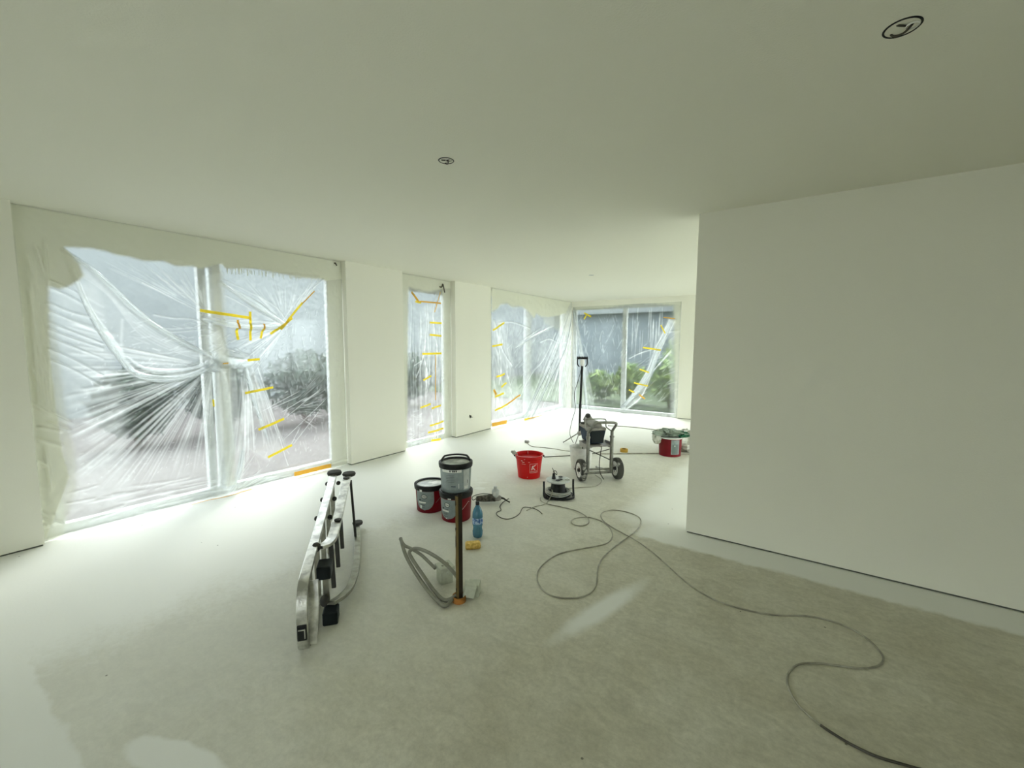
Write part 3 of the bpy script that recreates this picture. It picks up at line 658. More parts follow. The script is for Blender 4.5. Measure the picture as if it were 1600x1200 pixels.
# --- film over window 3 (flush with the wall, its top sprayed over)
F = Film('y', 6.165, 9.32, 0, 2.553, -4.725, .0115, base=.12)
root = empty('masking_film', (-4.725, 7.7, 0)); tag(root, 'plastic film on the wide window left of the far corner', 'plastic sheet', 'masking films on the windows')
F.region([(769, 500), (785, 500), (800, 560), (815, 640), (768, 665)], .42, 8)
F.region([(770, 500), (790, 503), (815, 508), (835, 515), (845, 560), (805, 600), (780, 560)], .16, 5)
F.region([(845, 530), (870, 535), (895, 480), (893, 640), (820, 655), (835, 600)], .28, 10)
F.region([(768, 610), (830, 600), (850, 645), (768, 668)], .35, 12)
F.fan((905, 440), [(815, 657), (850, 650), (885, 642)], 70, (.1, .5), (.6, 1.), (.007, .018), (.25, .65), .02)
for p in [[(818, 656), (842, 605), (868, 550), (886, 490)], [(826, 655), (850, 600), (876, 545), (890, 490)], [(812, 620), (830, 585), (850, 560), (868, 520)], [(845, 640), (868, 590), (884, 540), (893, 480)],
          [(806, 543), (835, 525), (866, 509)], [(812, 535), (846, 512)], [(778, 505), (800, 504), (828, 514)], [(844, 535), (858, 530), (872, 536), (884, 535)], [(772, 500), (784, 545), (800, 572)], [(776, 620), (790, 655)], [(780, 600), (783, 570), (778, 530)]]:
    F.stroke(p, .013, .8, .02)
for k in range(34):
    x = rng.uniform(770, 795); y = rng.uniform(500, 620); F.stroke([(x, y), (x+rng.uniform(-2, 9), y+rng.uniform(15, 50))], rng.uniform(.007, .014), .5, .012)
F.crinkle([(790, 510), (850, 510), (850, 640), (790, 650)], 70, (.05, .3), (.006, .012), (.2, .5), (.3, 1.4), .01)
F.region([(740, 420), (910, 450), (910, 510), (893, 470), (884, 490), (870, 494), (858, 496), (846, 495), (838, 490), (834, 497), (826, 486), (815, 479), (800, 480), (792, 474), (782, 476), (776, 483), (768, 488), (760, 500)], 1, 4, paint=True)
F.region([(845, 470), (900, 470), (900, 520), (872, 516), (850, 505)], .35, 10, paint=True)
F.noise(.04, .0007, 4); pinv(F.build(root))
for a, b, w, c in [((769, 516), (786, 504), .032, 'tape'), ((768, 541), (783, 538), .032, 'tape'), ((774, 589), (788, 584), .034, 'tape'), ((782, 605), (790, 598), .034, 'tape'), ((770, 609), (774, 617), .05, 'tape_orange'),
                   ((772, 620), (786, 614), .034, 'tape'), ((772, 641), (793, 631), .034, 'tape'), ((791, 632), (811, 617), .030, 'tape_orange'), ((768, 664), (791, 659), .07, 'tape_orange'), ((817, 656), (825, 654), .05, 'tape'), ((824, 654), (878, 643), .025, 'tape_orange'), ((876, 643), (888, 641), .05, 'tape')]:
    pinv(F.tape(a, b, root, w, c))

for k_, (p_, r_, h_) in enumerate([([(818, 656), (842, 605), (868, 550), (888, 490)], .03, .35), ([(830, 655), (856, 600), (882, 545), (893, 490)], .03, .35), ([(806, 543), (835, 525), (866, 509)], .02, .4)]): bunch(F, p_, r_, h_, root, .006, 20+k_)
# --- film over window 4
F = Film('x', -4.72, -2.235, 0, 2.45, 9.372, .0115, base=.04)
root = empty('masking_film', (-3.4, 9.372, 0)); tag(root, 'plastic film over the far window with greenery behind, bunched band on its right', 'plastic sheet', 'masking films on the windows')
F.region([(893, 475), (902, 490), (914, 560), (930, 640), (893, 640)], .35, 6)
F.stroke([(896, 485), (906, 530), (913, 580), (918, 640)], .016, .85, .025); F.stroke([(898, 490), (908, 560), (912, 640)], .010, .7, .02)
F.fan((893, 470), [(895, 640), (932, 640)], 26, (.2, .5), (.6, 1.), (.007, .014), (.3, .6), .015)
band = [(1044, 498), (1056, 500), (1043, 520), (1032, 548), (1018, 585), (1003, 622), (980, 640), (968, 640), (988, 618), (1008, 583), (1022, 545), (1036, 514)]
F.region(band, .62, 3, .02)
for p in [[(1046, 500), (1024, 547), (1010, 582), (972, 638)], [(1055, 501), (1032, 548), (1018, 585), (1002, 620), (978, 640)], [(1038, 520), (1062, 517)], [(1016, 585), (1050, 545)], [(1020, 580), (1048, 550)], [(1022, 545), (1000, 552), (984, 560)]]: F.stroke(p, .012, .85, .02)
for k in range(30):
    x = rng.uniform(980, 1036); y = rng.uniform(478, 520); F.stroke([(x, y), (x-rng.uniform(0, 4), y+rng.uniform(20, 55))], rng.uniform(.006, .010), .6, .008)
F.crinkle([(900, 490), (972, 490), (972, 630), (925, 630)], 90, (.05, .4), (.006, .011), (.2, .55), (1., 2.1), .008)
F.crinkle([(980, 560), (1055, 500), (1055, 640), (990, 640)], 60, (.05, .3), (.006, .011), (.2, .5), (.2, 1.), .008)
F.region([(1044, 500), (1068, 480), (1068, 660), (1048, 655)], .5, 6)
F.region([(880, 440), (1070, 440), (1070, 480), (1050, 476), (1000, 474), (980, 476), (940, 482), (900, 484), (893, 478), (885, 480)], .8, 3, paint=True)
F.region([(1052, 470), (1070, 470), (1070, 660), (1056, 655)], .7, 5, paint=True)
F.noise(.035, .0006, 4); pinv(F.build(root))
for a, b, w, c in [((913, 499), (918, 490), .032, 'tape'), ((913, 489), (924, 495), .036, 'tape'), ((1005, 543), (1033, 547), .034, 'tape'), ((1033, 508), (1040, 521), .026, 'tape'), ((1000, 577), (1015, 582), .03, 'tape'),
                   ((991, 598), (1013, 603), .032, 'tape'), ((983, 609), (992, 613), .032, 'tape'), ((999, 616), (1008, 623), .032, 'tape_orange'), ((1037, 496), (1055, 498), .02, 'tape_orange')]:
    pinv(F.tape(a, b, root, w, c))

for k_, (p_, r_, h_) in enumerate([([(1050, 500), (1036, 530), (1027, 548), (1014, 584), (990, 618), (971, 638)], .05, .4), ([(896, 485), (906, 530), (912, 580), (917, 638)], .035, .35)]): bunch(F, p_, r_, h_, root, .006, 30+k_)
# ------------------------------------------------------------------ outside
def leaves(name, c, r, n, size, m, parent, flat=.8):
    v = []; f = []; R = np.random.RandomState(int(abs(c[0]*31+c[1]*17)*10) % 9999)
    for k in range(n):
        d = R.randn(3); d /= np.linalg.norm(d); q = R.rand()**.45
        p = np.array(c)+d*np.array(r)*q; a = R.randn(3); a /= np.linalg.norm(a); b = np.cross(a, R.randn(3)); b /= np.linalg.norm(b)
        s_ = size*R.uniform(.5, 1.3); i = len(v)
        v += [tuple(p-a*s_), tuple(p+b*s_*.35), tuple(p+a*s_), tuple(p-b*s_*.35)]; f.append((i, i+1, i+2, i+3))
    o = obj(name, v, f, m, parent); o['kind'] = 'stuff'; return o
def shrub(x, y, r, h, mt, label, n=900, size=.09, group=None):
    t = empty('garden_shrub', (x, y, -.1)); tag(t, label, 'shrub', group)
    leaves('foliage', (0, 0, h*.58), (r, r, h*.45), n, size, M[mt], t)
    s_ = MB()
    for k in range(4):
        a = k*PI/2+.4; s_.tube([(0, 0, 0), (r*.25*math.cos(a), r*.25*math.sin(a), h*.4), (r*.5*math.cos(a), r*.5*math.sin(a), h*.8)], [.03, .02, .01], 6)
    s_.build('stem', M['bark'], t); return t
for k, (x, y, r, h) in enumerate([(-8.6, 2.1, .52, 1.25), (-8.7, 3.3, .6, 1.45), (-8.4, 4.7, .7, 1.5), (-8.9, 6.15, .6, 1.5), (-8.7, 7.7, .7, 1.4)]):
    shrub(x, y, r, h, 'leaf_dark', 'dark evergreen shrub behind the filmed windows, %s' % ('seen low in the big window, left pane', 'beside the big window mullion', 'dark mass low in the right pane', 'behind the right edge of the big window', 'behind the narrow window')[k], 1500, .10)
for k, (x, y, r, h) in enumerate([(-4.9, 11.6, .5, .9), (-3.9, 11.3, .5, 1.15), (-2.85, 11.2, .5, 1.25), (-2.75, 12.7, .8, 2.0), (-1.7, 11.3, .55, 1.4)]):
    shrub(x, y, r, h, 'leaf', 'bright green garden bush behind the far window, %s' % ('low at the left pane', 'by the middle mullion', 'right of the mullion', 'tall one at the right', 'at the right edge')[k], 700, .12)
t = empty('garden_tree', (-1.9, 14.5, -.1)); tag(t, 'tall dark green tree outside behind the far window', 'tree')
leaves('foliage', (0, 0, 3.2), (1.9, 1.4, 2.2), 3200, .16, M['leaf_dark'], t); MB().tube([(0, 0, 0), (.05, 0, 1.5), (0, .1, 3.5)], [.14, .11, .06], 10).build('trunk', M['bark'], t)
t = empty('neighbouring_building', (-5.5, 17, -.1)); tag(t, 'slate-blue neighbouring building seen blurred through the far window', 'building')
MB().box(-4, 7.6, 0, 4, 0, 2.9).build('wall', M['blue_wall'], t); MB().box(-4.3, 7.9, -.3, 4.3, 2.9, 4.2).build('roof', M['render_wall'], t)
t = tag(MB().box(-13.3, -13.1, -12, 38, -.1, 4.5).box(-13.34, -13.06, -12, 38, 4.5, 4.6).build('garden_wall', M['render_wall']), 'long pale garden wall beyond the terrace, hazy through the film', 'wall')

# ------------------------------------------------------------------ recessed spot openings
for i, (x, y, r) in enumerate(HOLES[:2]):
    t = empty('ceiling_spot_opening', (x, y, H)); tag(t, ('open spotlight hole with hanging clips in the ceiling, nearest to the camera at upper right', 'small open spotlight hole with loose wires in the ceiling, upper middle')[i], 'ceiling light', 'spotlight openings')
    MB().lathe([(r+.003, .0), (r+.001, -.002), (r-.003, -.002), (r-.003, .018), (r+.003, .0)], 36).build('rim', M['black'], t, True)
    MB().lathe([(r-.001, .022), (.001, .022)], 36).build('cover_plate', M['ceil'], t)
    w_ = MB()
    w_.tube([(-.03, .01, .02), (-.022, .022, -.004), (.004, .012, -.012), (.022, -.008, -.004), (.028, .006, .018)], .0035, 6, smooth=6)
    w_.tube([(.0, .03, .02), (.012, .0, .0), (-.012, -.022, -.002), (-.024, -.004, .018)], .003, 6, smooth=6)
    w_.box(-.012, .014, -.010, .002, .006, .020)
    w_.build('wire', M['cable_dark'], t)
    MB().box(-.008, .02, -.006, .01, .004, .022).build('connector', M['white'], t, bevel=.002)
    ring = MB().lathe([(.016, 0), (.018, .002), (.018, .0045), (.016, .006), (.016, 0)], 24, (.024, -.004, -.008)); ring.build('clip_ring', M['white'], t, True)
x, y, r = HOLES[2]
t = empty('ceiling_spot_opening', (x, y, H)); tag(t, 'tiny faint spotlight hole in the ceiling near the far windows', 'ceiling light', 'spotlight openings')
MB().lathe([(r+.004, .0), (r+.002, -.002), (r-.004, -.002), (r-.005, .01)], 30).build('rim', M['lightgrey'], t, True)
MB().lathe([(r-.001, .04), (.001, .04)], 30).build('cover_plate', M['ceil'], t)

# wall socket opening on the pier
p = at(735, 651, 0, XW); t = empty('socket_opening', p); tag(t, 'small open socket box with bent wire ends on the pier between the windows', 'socket')
MB().lathe([(.030, .0005), (.031, .002), (.026, .002), (.026, .0005)], 24, axis='x').build('box_rim', M['wall'], t, True)
MB().tube([(0, -.03, .03), (.02, -.032, .0), (.022, -.02, -.012), (.02, .04, -.012)], .004, 6, smooth=5).build('wire', M['cable_dark'], t)
p = at(524, 411, 0, -4.79); tag(MB().tube([p+Vector((-.1, 0, 0)), p+Vector((0, 0, 0)), p+Vector((.01, .01, -.03))], .008, 6).build('cable_stub', M['cable_dark']), 'little dark cable stub at the top right corner of the big window', 'cable')
p = at(692, 449, 0, -4.80); t = MB().tube([p+Vector((-.1, -.05, .03)), p+Vector((0, -.03, -.0)), p+Vector((0, 0, .05)), p+Vector((.01, .03, -.08))], .010, 6, smooth=4)
tag(t.build('cable_stub', M['cable_dark']), 'dark curled cable end at the top corner of the narrow window', 'cable')
p = at(892, 470, 0, -4.71); tag(MB().blob(p, .012, .012, .012).build('cable_stub', M['cable_dark']), 'tiny dark cable end at the ceiling in the far corner', 'cable')

# ------------------------------------------------------------------ ladder lying on its side
LN = Vector((-1.995, 1.058, 0)); LF = Vector((-3.07, 1.93, 0)); LD = (LF-LN).normalized()
t = empty('folding_ladder', LN, math.atan2(LD.y, LD.x)); tag(t, 'scratched aluminium folding ladder lying on its side, black end caps', 'ladder')
Rv = (0, -1, 0)   # local: x along the ladder, -y towards the camera's right
Lr = Vector((LD.y, -LD.x, 0))
def curve2(P, k=6): return crom(P, k)
# outer section
MB().rect(curve2([(1.40, 0, .50), (1.0, 0, .452), (.6, 0, .405), (.16, 0, .352), (.06, 0, .325), (.01, 0, .25), (0, 0, .14), (.005, 0, .055), (.03, 0, .022)]), .052, .024, Rv).build('rail', M['alu'], t, bevel=.003)
MB().rect([(1.42, 0, .016), (.05, 0, .016)], .052, .024, Rv).build('rail', M['alu_dull'], t, bevel=.003)
for k in range(5):
    x = .22+k*.27; z1 = .352+(x-.16)*.119
    MB().rect([(x, 0, .026), (x, 0, z1-.008)], .030, .022, Rv).build('rung', M['alu_dull'], t, bevel=.003)
    for yy, rr_ in (((.040, .018), (-.04, .017)) if k > 1 else ()): MB().blob((x+.04, yy, z1-.038), rr_, rr_, rr_).build('rung_cap', M['rubber'], t, True)
MB().lathe([(.0, -.016), (.05, -.016), (.056, 0), (.05, .014), (.0, .018)], 20, (1.42, -.005, .512)).build('end_cap', M['rubber'], t, True)
MB().box(-.020, .004, -.022, .022, .085, .165).build('foot_plug', M['black'], t, bevel=.004)
MB().box(-.026, -.018, -.016, .016, .142, .147).box(-.026, -.018, -.016, -.011, .098, .147).build('plug_bracket', M['alu'], t, bevel=.001)
MB().rect(curve2([(.10, -.04, .33), (.06, -.045, .22), (.04, -.04, .10), (.03, -.035, .03)]), .012, .05, (1, 0, 0)).build('brace_plate', M['alu'], t, bevel=.002)
MB().blob((.10, -.052, .31), .012, .012, .012).build('bolt', M['alu'], t, True)
# inner section
MB().rect(curve2([(1.41, -.105, .485), (1.0, -.10, .435), (.60, -.09, .372), (.47, -.075, .36), (.40, -.03, .365)]), .058, .022, Rv).build('rail', M['alu'], t, bevel=.003)
MB().lathe([(.0, -.014), (.046, -.014), (.052, 0), (.046, .012), (.0, .016)], 20, (1.42, -.115, .494)).build('end_cap', M['rubber'], t, True)
MB().blob((.385, -.015, .375), .030, .026, .028).build('end_cap', M['rubber'], t, True)
for x, z in ((1.33, .490), (.70, .402)): MB().lathe([(0, -.004), (.022, -.004), (.022, .003), (0, .004)], 18, (x, -.1, z)).build('rivet_cap', M['rubber'], t, True)
MB().rect(curve2([(1.46, -.16, .035), (1.1, -.185, .035), (.75, -.20, .04), (.50, -.185, .05), (.36, -.15, .07), (.27, -.10, .09)]), .045, .022, Rv).build('rail', M['alu_dull'], t, bevel=.003)
MB().lathe([(.0, -.012), (.038, -.012), (.042, 0), (.038, .012), (.0, .014)], 20, (1.47, -.165, .055)).build('end_cap', M['rubber'], t, True)
MB().rect([(1.36, -.13, .46), (1.22, -.165, .05)], .03, .016, (1, 0, 0)).build('brace', M['rubber'], t)
for x in (1.1, .82, .56): MB().rect([(x, -.08, .02), (x, -.07, .36)], .026, .02, Rv).build('rung', M['rubber'], t, bevel=.003)  # inner rungs in a dark material, painting the shade of the gap
MB().box(.25, .36, -.105, -.03, .24, .315).build('rubber_foot', M['darkfront'], t, bevel=.008)
MB().box(.20, .29, -.14, -.06, .0, .075).build('rubber_foot', M['darkfront'], t, bevel=.008)
MB().blob((.26, -.065, .115), .028, .024, .032).build('hinge_cap', M['rubber'], t, True)
MB().rect([(.30, -.075, .08), (.30, -.07, .24)], .03, .02, Rv).build('stay', M['alu_dull'], t)

# ------------------------------------------------------------------ buckets
def onbarrel(v, rf, th0, sgn=1, off=.0006):
    """(arc metres, height) -> point on the barrel of radius rf(z)"""
    a, z = v; r = rf(z)+off; th = th0+a/r*sgn
    return (r*math.cos(th), r*math.sin(th), z)
def patch(name, poly_fn, rf, th0, m, parent, na=16, nz=12, off=.0006):
    """grid patch: poly_fn(s,t) with s,t in 0..1 -> (arc, z)"""
    v = [onbarrel(poly_fn(i/na, j/nz), rf, th0, 1, off) for j in range(nz+1) for i in range(na+1)]
    f = [(j*(na+1)+i, j*(na+1)+i+1, (j+1)*(na+1)+i+1, (j+1)*(na+1)+i) for j in range(nz) for i in range(na)]
    return obj(name, v, f, m, parent, True)
def rectp(a0, a1, z0, z1): return lambda s, t: (a0+(a1-a0)*s, z0+(z1-z0)*t)
def ringp(ca, cz, ra, rz_, th): return lambda s, t: (ca+(ra-th*t)*math.cos(2*PI*s), cz+(rz_-th*t)*math.sin(2*PI*s))
def shield(w, z0, z1): return lambda s, t: ((s-.5)*w*(1 if t > .55 else math.sqrt(max(0, 1-((.55-t)/.55)**2))), z0+(z1-z0)*t)
def text_on(name, txt, size, ca, cz, rf, th0, m, parent, off=.0012):
    c = bpy.data.curves.new('t', 'FONT'); c.body = txt; c.size = size; c.align_x = 'CENTER'; c.align_y = 'CENTER'
    o = bpy.data.objects.new('t', c); COL.objects.link(o); dg = bpy.context.evaluated_depsgraph_get()
    me = bpy.data.meshes.new_from_object(o.evaluated_get(dg)); bpy.data.objects.remove(o); bpy.data.curves.remove(c)
    for v in me.vertices: v.co = onbarrel((ca+v.co.x, cz+v.co.y), rf, th0, 1, off)
    me.materials.clear(); me.materials.append(m); q = bpy.data.objects.new(name, me); COL.objects.link(q); q.parent = parent; return q
def facing(x, y): return math.atan2(-y, -x)   # angle on the barrel that faces the camera
def paint_bucket(x, y, z, rb, rt, h, label, body, th, wrap='shield', group='paint buckets'):
    t = empty('paint_bucket', (x, y, z)); tag(t, label, 'bucket', group)
    rf = lambda q: rb+(rt-rb)*q/h
    MB().lathe([(0, 0), (rb-.004, 0), (rb, .006), (rt, h), (rt-.003, h), (rb-.004, .02), (0, .02)], 48).build('body', body, t, True)
    MB().lathe([(rt+.001, h-.030), (rt+.007, h-.030), (rt+.010, h-.01), (rt+.010, h+.012), (rt+.004, h+.016), (rt-.012, h+.014), (rt-.014, h+.002), (rt-.016, h+.0)], 48, cap=False).build('lid_rim', M['black'], t, True)
    MB().lathe([(rt-.015, h+.001), (rt-.02, h-.002), (.001, h-.001)], 48).build('lid', M['lid_inner'], t, True)
    return t, rf
# the stack
bx, by = -2.527, 2.775
th = facing(bx, by)
RB, RT, HB = .128, .140, .245
t, rf = paint_bucket(bx, by, 0, RB, RT, HB, 'dark red paint bucket with grey label, lower one of the stack', M['darkred'], th)
def redlabel(t, rf, th):
    patch('label_panel', shield(.185, .028, .206), rf, th, M['grey_label'], t, 20, 20)
    patch('emblem_ring', ringp(.0, .158, .030, .021, .005), rf, th, M['ink'], t, 32, 2, .0014)
    patch('emblem_field', ringp(.0, .158, .024, .015, .0145), rf, th, M['white'], t, 32, 2, .0012)
    for k, (a, b) in enumerate(((-.016, -.006), (-.003, .004), (.007, .016))): patch('print_mark', rectp(a, b, .153, .163), rf, th, M['ink'], t, 3, 1, .0018)
    patch('print_mark', rectp(-.058, -.034, .117, .130), rf, th, M['ink'], t, 4, 1, .0014); patch('print_mark', rectp(-.028, .012, .114, .118), rf, th, M['ink'], t, 4, 1, .0014)
    patch('white_bar', rectp(-.062, .016, .094, .110), rf, th, M['white'], t, 8, 1, .0014)
    for z in (.078, .070, .052): patch('print_mark', rectp(-.040, .004, z, z+.003), rf, th, M['ink'], t, 4, 1, .0014)
redlabel(t, rf, th-.62)
MB().tube([onbarrel((a, .18-abs(a-.06)*.9), rf, th+.45, 1, .004) for a in np.linspace(-.02, .07, 8)], .0015, 6).build('wire_handle', M['alu'], t)
patch('paint_drip', rectp(-.10, -.086, .030, .040), rf, th, M['paint_white'], t, 3, 2, .0014)
patch('rim_mark', rectp(-.075, -.045, .214, .224), lambda q: RT+.009, th, M['white'], t, 4, 2, .0012)
t, rf = paint_bucket(bx-.004, by+.004, HB+.019, RB, RT, HB-.006, 'grey paint bucket with black lid rim, on top of the stack', M['grey_label'], th)
t['label'] = 'grey paint bucket with black lid rim standing on top of the red one'
patch('label_panel', rectp(-.15, .075, .03, .20), rf, th-.1, mat('pale_grey_panel', (.30, .35, .355), .4, var=.1, vscale=30), t, 24, 6)
patch('label_panel', rectp(.083, .150, .02, .20), rf, th-.1, M['lightgrey'], t, 10, 6)
patch('tape_band', rectp(-.125, .062, .183, .209), rf, th-.08, M['paint_white'], t, 24, 2, .002)
for a in (-.05, -.025, -.012, .004): patch('print_mark', rectp(a, a+.011, .188, .204), rf, th-.05, M['ink'], t, 2, 1, .0026)
for z in (.155, .140, .128, .112, .098): patch('print_mark', rectp(-.075, .0, z, z+.0022), rf, th-.1, M['ink'], t, 6, 1, .0014)
patch('print_mark', rectp(-.03, .01, .055, .062), rf, th-.1, M['blue'], t, 6, 1, .0014); patch('paint_drip', rectp(.035, .040, .04, .085), rf, th-.1, M['paint_white'], t, 2, 4, .0014)
patch('print_mark', rectp(.125, .131, .075, .105), rf, th-.1, M['ink'], t, 2, 2, .0014); patch('paint_drip', rectp(.09, .13, .03, .055), rf, th-.1, M['white'], t, 4, 2, .0014)
# tilted spare lid rim behind the top
MB().tube([((RT-.012)*math.cos(th+PI+q), (RT-.012)*math.sin(th+PI+q), HB+.006+.026*min(1, 3*(1-abs(q)/1.35))) for q in np.linspace(-1.35, 1.35, 24)], .009, 8).build('rim_grip', M['black'], t, True)
# left bucket
lx, ly = -2.868, 2.795
th2 = facing(lx, ly)
t, rf = paint_bucket(lx, ly, 0, RB, RT, HB-.005, 'dark red paint bucket with grey label standing left of the stack', M['darkred'], th2)
redlabel(t, rf, th2-.45)
MB().tube([onbarrel((a, .17-abs(a-.06)*.9), rf, th2+.5, 1, .004) for a in np.linspace(-.02, .07, 8)], .0015, 6).build('wire_handle', M['alu_dull'], t)
patch('paint_drip', rectp(-.105, -.085, .045, .075), rf, th2, M['paint_white'], t, 3, 2, .0014)
patch('rim_mark', rectp(-.04, -.015, .205, .232), lambda q: RT+.008, th2-.45, M['paint_white'], t, 4, 2, .0012)

# red mixing bucket
rx, ry = -2.64, 4.17
t = empty('red_bucket', (rx, ry, 0)); tag(t, 'bright red open bucket with white logo, brush in it', 'bucket')
rb, rt, h = .128, .158, .262; rf = lambda q: .128+.030*q/.262
MB().lathe([(0, 0), (rb, 0), (rt, h), (rt+.010, h+.001), (rt+.010, h+.007), (rt-.003, h+.007), (rb-.003, .004), (0, .004)], 48).build('body', M['red'], t, True)
MB().lathe([(rf(.225)+.0005, .223), (rf(.225)+.004, .225), (rf(.225)+.0005, .228)], 48).build('rib', M['red'], t, True)
th = facing(rx, ry)
for a, b, c, d in ((.008, .108, .185, .188), (.008, .108, .078, .081), (.008, .011, .078, .188), (.105, .108, .078, .188)): patch('logo_frame', rectp(a, b, c, d), rf, th, M['logo'], t, 8, 8, .001)
def quadp(P): return lambda s, t_: tuple((1-s)*(1-t_)*P[0][i]+s*(1-t_)*P[1][i]+s*t_*P[2][i]+(1-s)*t_*P[3][i] for i in (0, 1))
for P in ([(.024, .112), (.038, .112), (.050, .165), (.036, .165)], [(.040, .138), (.050, .146), (.098, .180), (.056, .168)], [(.040, .136), (.052, .142), (.078, .112), (.062, .112)], [(.026, .112), (.034, .112), (.036, .125), (.028, .125)]):
    patch('logo_mark', quadp(P), rf, th, M['logo'], t, 4, 4, .0012)
text_on('lettering', 'GRIFFON', .021, .058, .094, rf, th, M['logo'], t)
for a, z, w_, h_ in ((-.10, .215, .02, .012), (-.085, .20, .03, .006), (-.09, .18, .05, .003), (-.06, .235, .012, .005), (-.02, .02, .004, .012), (-.01, .205, .02, .003)): patch('paint_splash', rectp(a, a+w_, z, z+h_), rf, th, M['logo'], t, 3, 2, .001)
for a0, a1 in ((2.2, .35), (1.2, 1.9), (.1, .2)):
    MB().tube([((rt-.006)*math.cos(th+PI+a0), (rt-.006)*math.sin(th+PI+a0), h-.002), ((rb+.0)*math.cos(th+PI+a0*.9), rb*math.sin(th+PI+a0*.9), .1)], .0035, 5).build('paint_run', M['logo'], t)
for s_ in (-1, 1):
    MB().blob(((rt+.012)*math.cos(th+s_*1.5), (rt+.012)*math.sin(th+s_*1.5), h-.012), .012, .012, .012).build('handle_lug', M['rubber'], t, True)
MB().tube([((rt+.012)*math.cos(th+a), (rt+.012)*math.sin(th+a), h-.012-.035*math.sin((a-1.5)/(PI*2-3)*PI)) for a in np.linspace(1.5, 2*PI-1.5, 16)], .0025, 6).build('wire_handle', M['steel'], t)
b_ = empty('paint_brush', (rx, ry, .1)); tag(b_, 'paint-caked brush leaning out of the red bucket on its left', 'brush')
cdir = Vector((-math.cos(YAW), -math.sin(YAW), 0))   # towards picture left
e0, e1 = cdir*.06+Vector((0, 0, -.06)), cdir*.175+Vector((0, 0, .185))
MB().tube([e0, e0.lerp(e1, .4), e0.lerp(e1, .72)], [.009, .013, .010], 10).build('handle', M['white'], b_, True)
MB().rect([e0.lerp(e1, .72), e0.lerp(e1, .84)], .055, .02, cdir.cross(Vector((0, 0, 1)))).build('ferrule', M['steel'], b_, bevel=.003)
br = MB()
for k in range(26):
    q = Vector((random.uniform(-1, 1), random.uniform(-1, 1), random.uniform(-.4, .4)))*.018; br.tube([e0.lerp(e1, .83)+q*.8, e0.lerp(e1, 1.05)+q*1.6], .004, 5)
br.build('bristles', M['sheet_white'], b_)

# white bucket under the sprayer
wx, wy = at(906, 736).x-.055, at(906, 736).y+.14
t = empty('white_bucket', (wx, wy, 0)); tag(t, 'plain white open bucket under the paint sprayer', 'bucket')
rb, rt, h = .118, .145, .27
MB().lathe([(0, 0), (rb, 0), (rt, h), (rt+.006, h), (rt+.006, h+.005), (rt-.003, h+.005), (rb-.003, .004), (0, .004)], 44).build('body', M['white'], t, True)
MB().lathe([(rt-.012, .17), (.001, .17)], 40).build('paint', M['paint_white'], t)
WB = Vector((wx, wy, 0))

# bucket by the right wall with bags on it
q = at(1043, 714); ex, ey = q.x-.01, q.y+.15
t = empty('paint_bucket', (ex, ey, 0)); tag(t, 'dark red bucket with grey panel beside the wall edge, bags on top', 'bucket', 'paint buckets')
RBB, RTT, HH = .145, .155, .25; rf = lambda q_: .145+.010*q_/.25; th = facing(ex, ey)
MB().lathe([(0, 0), (RBB, 0), (RTT, HH), (RTT-.003, HH), (RBB-.003, .004), (0, .004)], 44).build('body', M['darkred'], t, True)
patch('label_panel', rectp(.015, .135, .035, .24), rf, th, M['grey_label'], t, 12, 6); patch('label_panel', rectp(.030, .115, .045, .18), rf, th, mat('slate_panel', (.15, .19, .18), .5), t, 8, 4, .0014)
patch('print_mark', rectp(.060, .070, .150, .165), rf, th, M['white'], t, 2, 2, .002)
MB().lathe([(RTT-.01, HH), (RTT+.006, HH), (RTT+.006, HH+.012), (.01, HH+.012)], 40).build('lid', M['paint_white'], t, True)
rdir = Vector((math.cos(YAW), math.sin(YAW), 0)); fdir = Vector((-math.sin(YAW), math.cos(YAW), 0))
def crumple(name, c, u, v_, w_, label, m, cat, nu=22, nv=14, amp=.25, seed=1, thick=None, group=None):
    """a crumpled soft lump: half-axes u,v,w (vectors)"""
    R = np.random.RandomState(seed); ph = R.rand(8)*6.3; vs = []; f = []
    for j in range(nv+1):
        b = PI*j/nv
        for i in range(nu):
            a = 2*PI*i/nu; k = 1+amp*(math.sin(3*a+ph[0])*math.sin(2*b+ph[1])*.6+math.sin(7*a+ph[2]+3*b)*.35+math.sin(11*a-5*b+ph[3])*.22)
            if 0 < j < nv: k += amp*.25*R.randn()
            vs.append(Vector(c)+Vector(u)*math.sin(b)*math.cos(a)*k+Vector(v_)*math.sin(b)*math.sin(a)*k-Vector(w_)*math.cos(b)*(k if math.cos(b) < 0 else 1))
    for j in range(nv):
        for i in range(nu): f.append((j*nu+i, j*nu+(i+1) % nu, (j+1)*nu+(i+1) % nu, (j+1)*nu+i))
    o = obj(name, vs, f, m, None, False); tag(o, label, cat, group); return o
B0 = Vector((ex, ey, 0))
crumple('cloth_bag', B0+Vector((0, 0, .315))-rdir*.03, rdir*.20, fdir*.13, Vector((0, 0, .045)), 'limp grey-green plastic bag draped on the red bucket by the wall', M['bag'], 'bag', 34, 20, amp=.45, seed=3)
crumple('green_bag', B0+Vector((0, 0, .30))+rdir*.15-fdir*.07, rdir*.085, fdir*.06, Vector((0, 0, .040)), 'shiny dark green bag corner on the bucket by the wall', M['green'], 'bag', 26, 16, amp=.35, seed=5)
crumple('foil_heap', B0+Vector((0, 0, .13))+rdir*.36+fdir*.25, rdir*.30, fdir*.2, Vector((0, 0, .15)), 'heap of crumpled white masking foil next to the bucket by the wall', M['sheet_white'], 'plastic sheet', 30, 18, .30, 8)
crumple('white_cloth', B0+Vector((0, 0, .25))-rdir*.19, rdir*.06, fdir*.07, Vector((0, 0, .10)), 'crumpled white cloth hanging off the left of the red bucket', M['sheet_white'], 'cloth', seed=9)

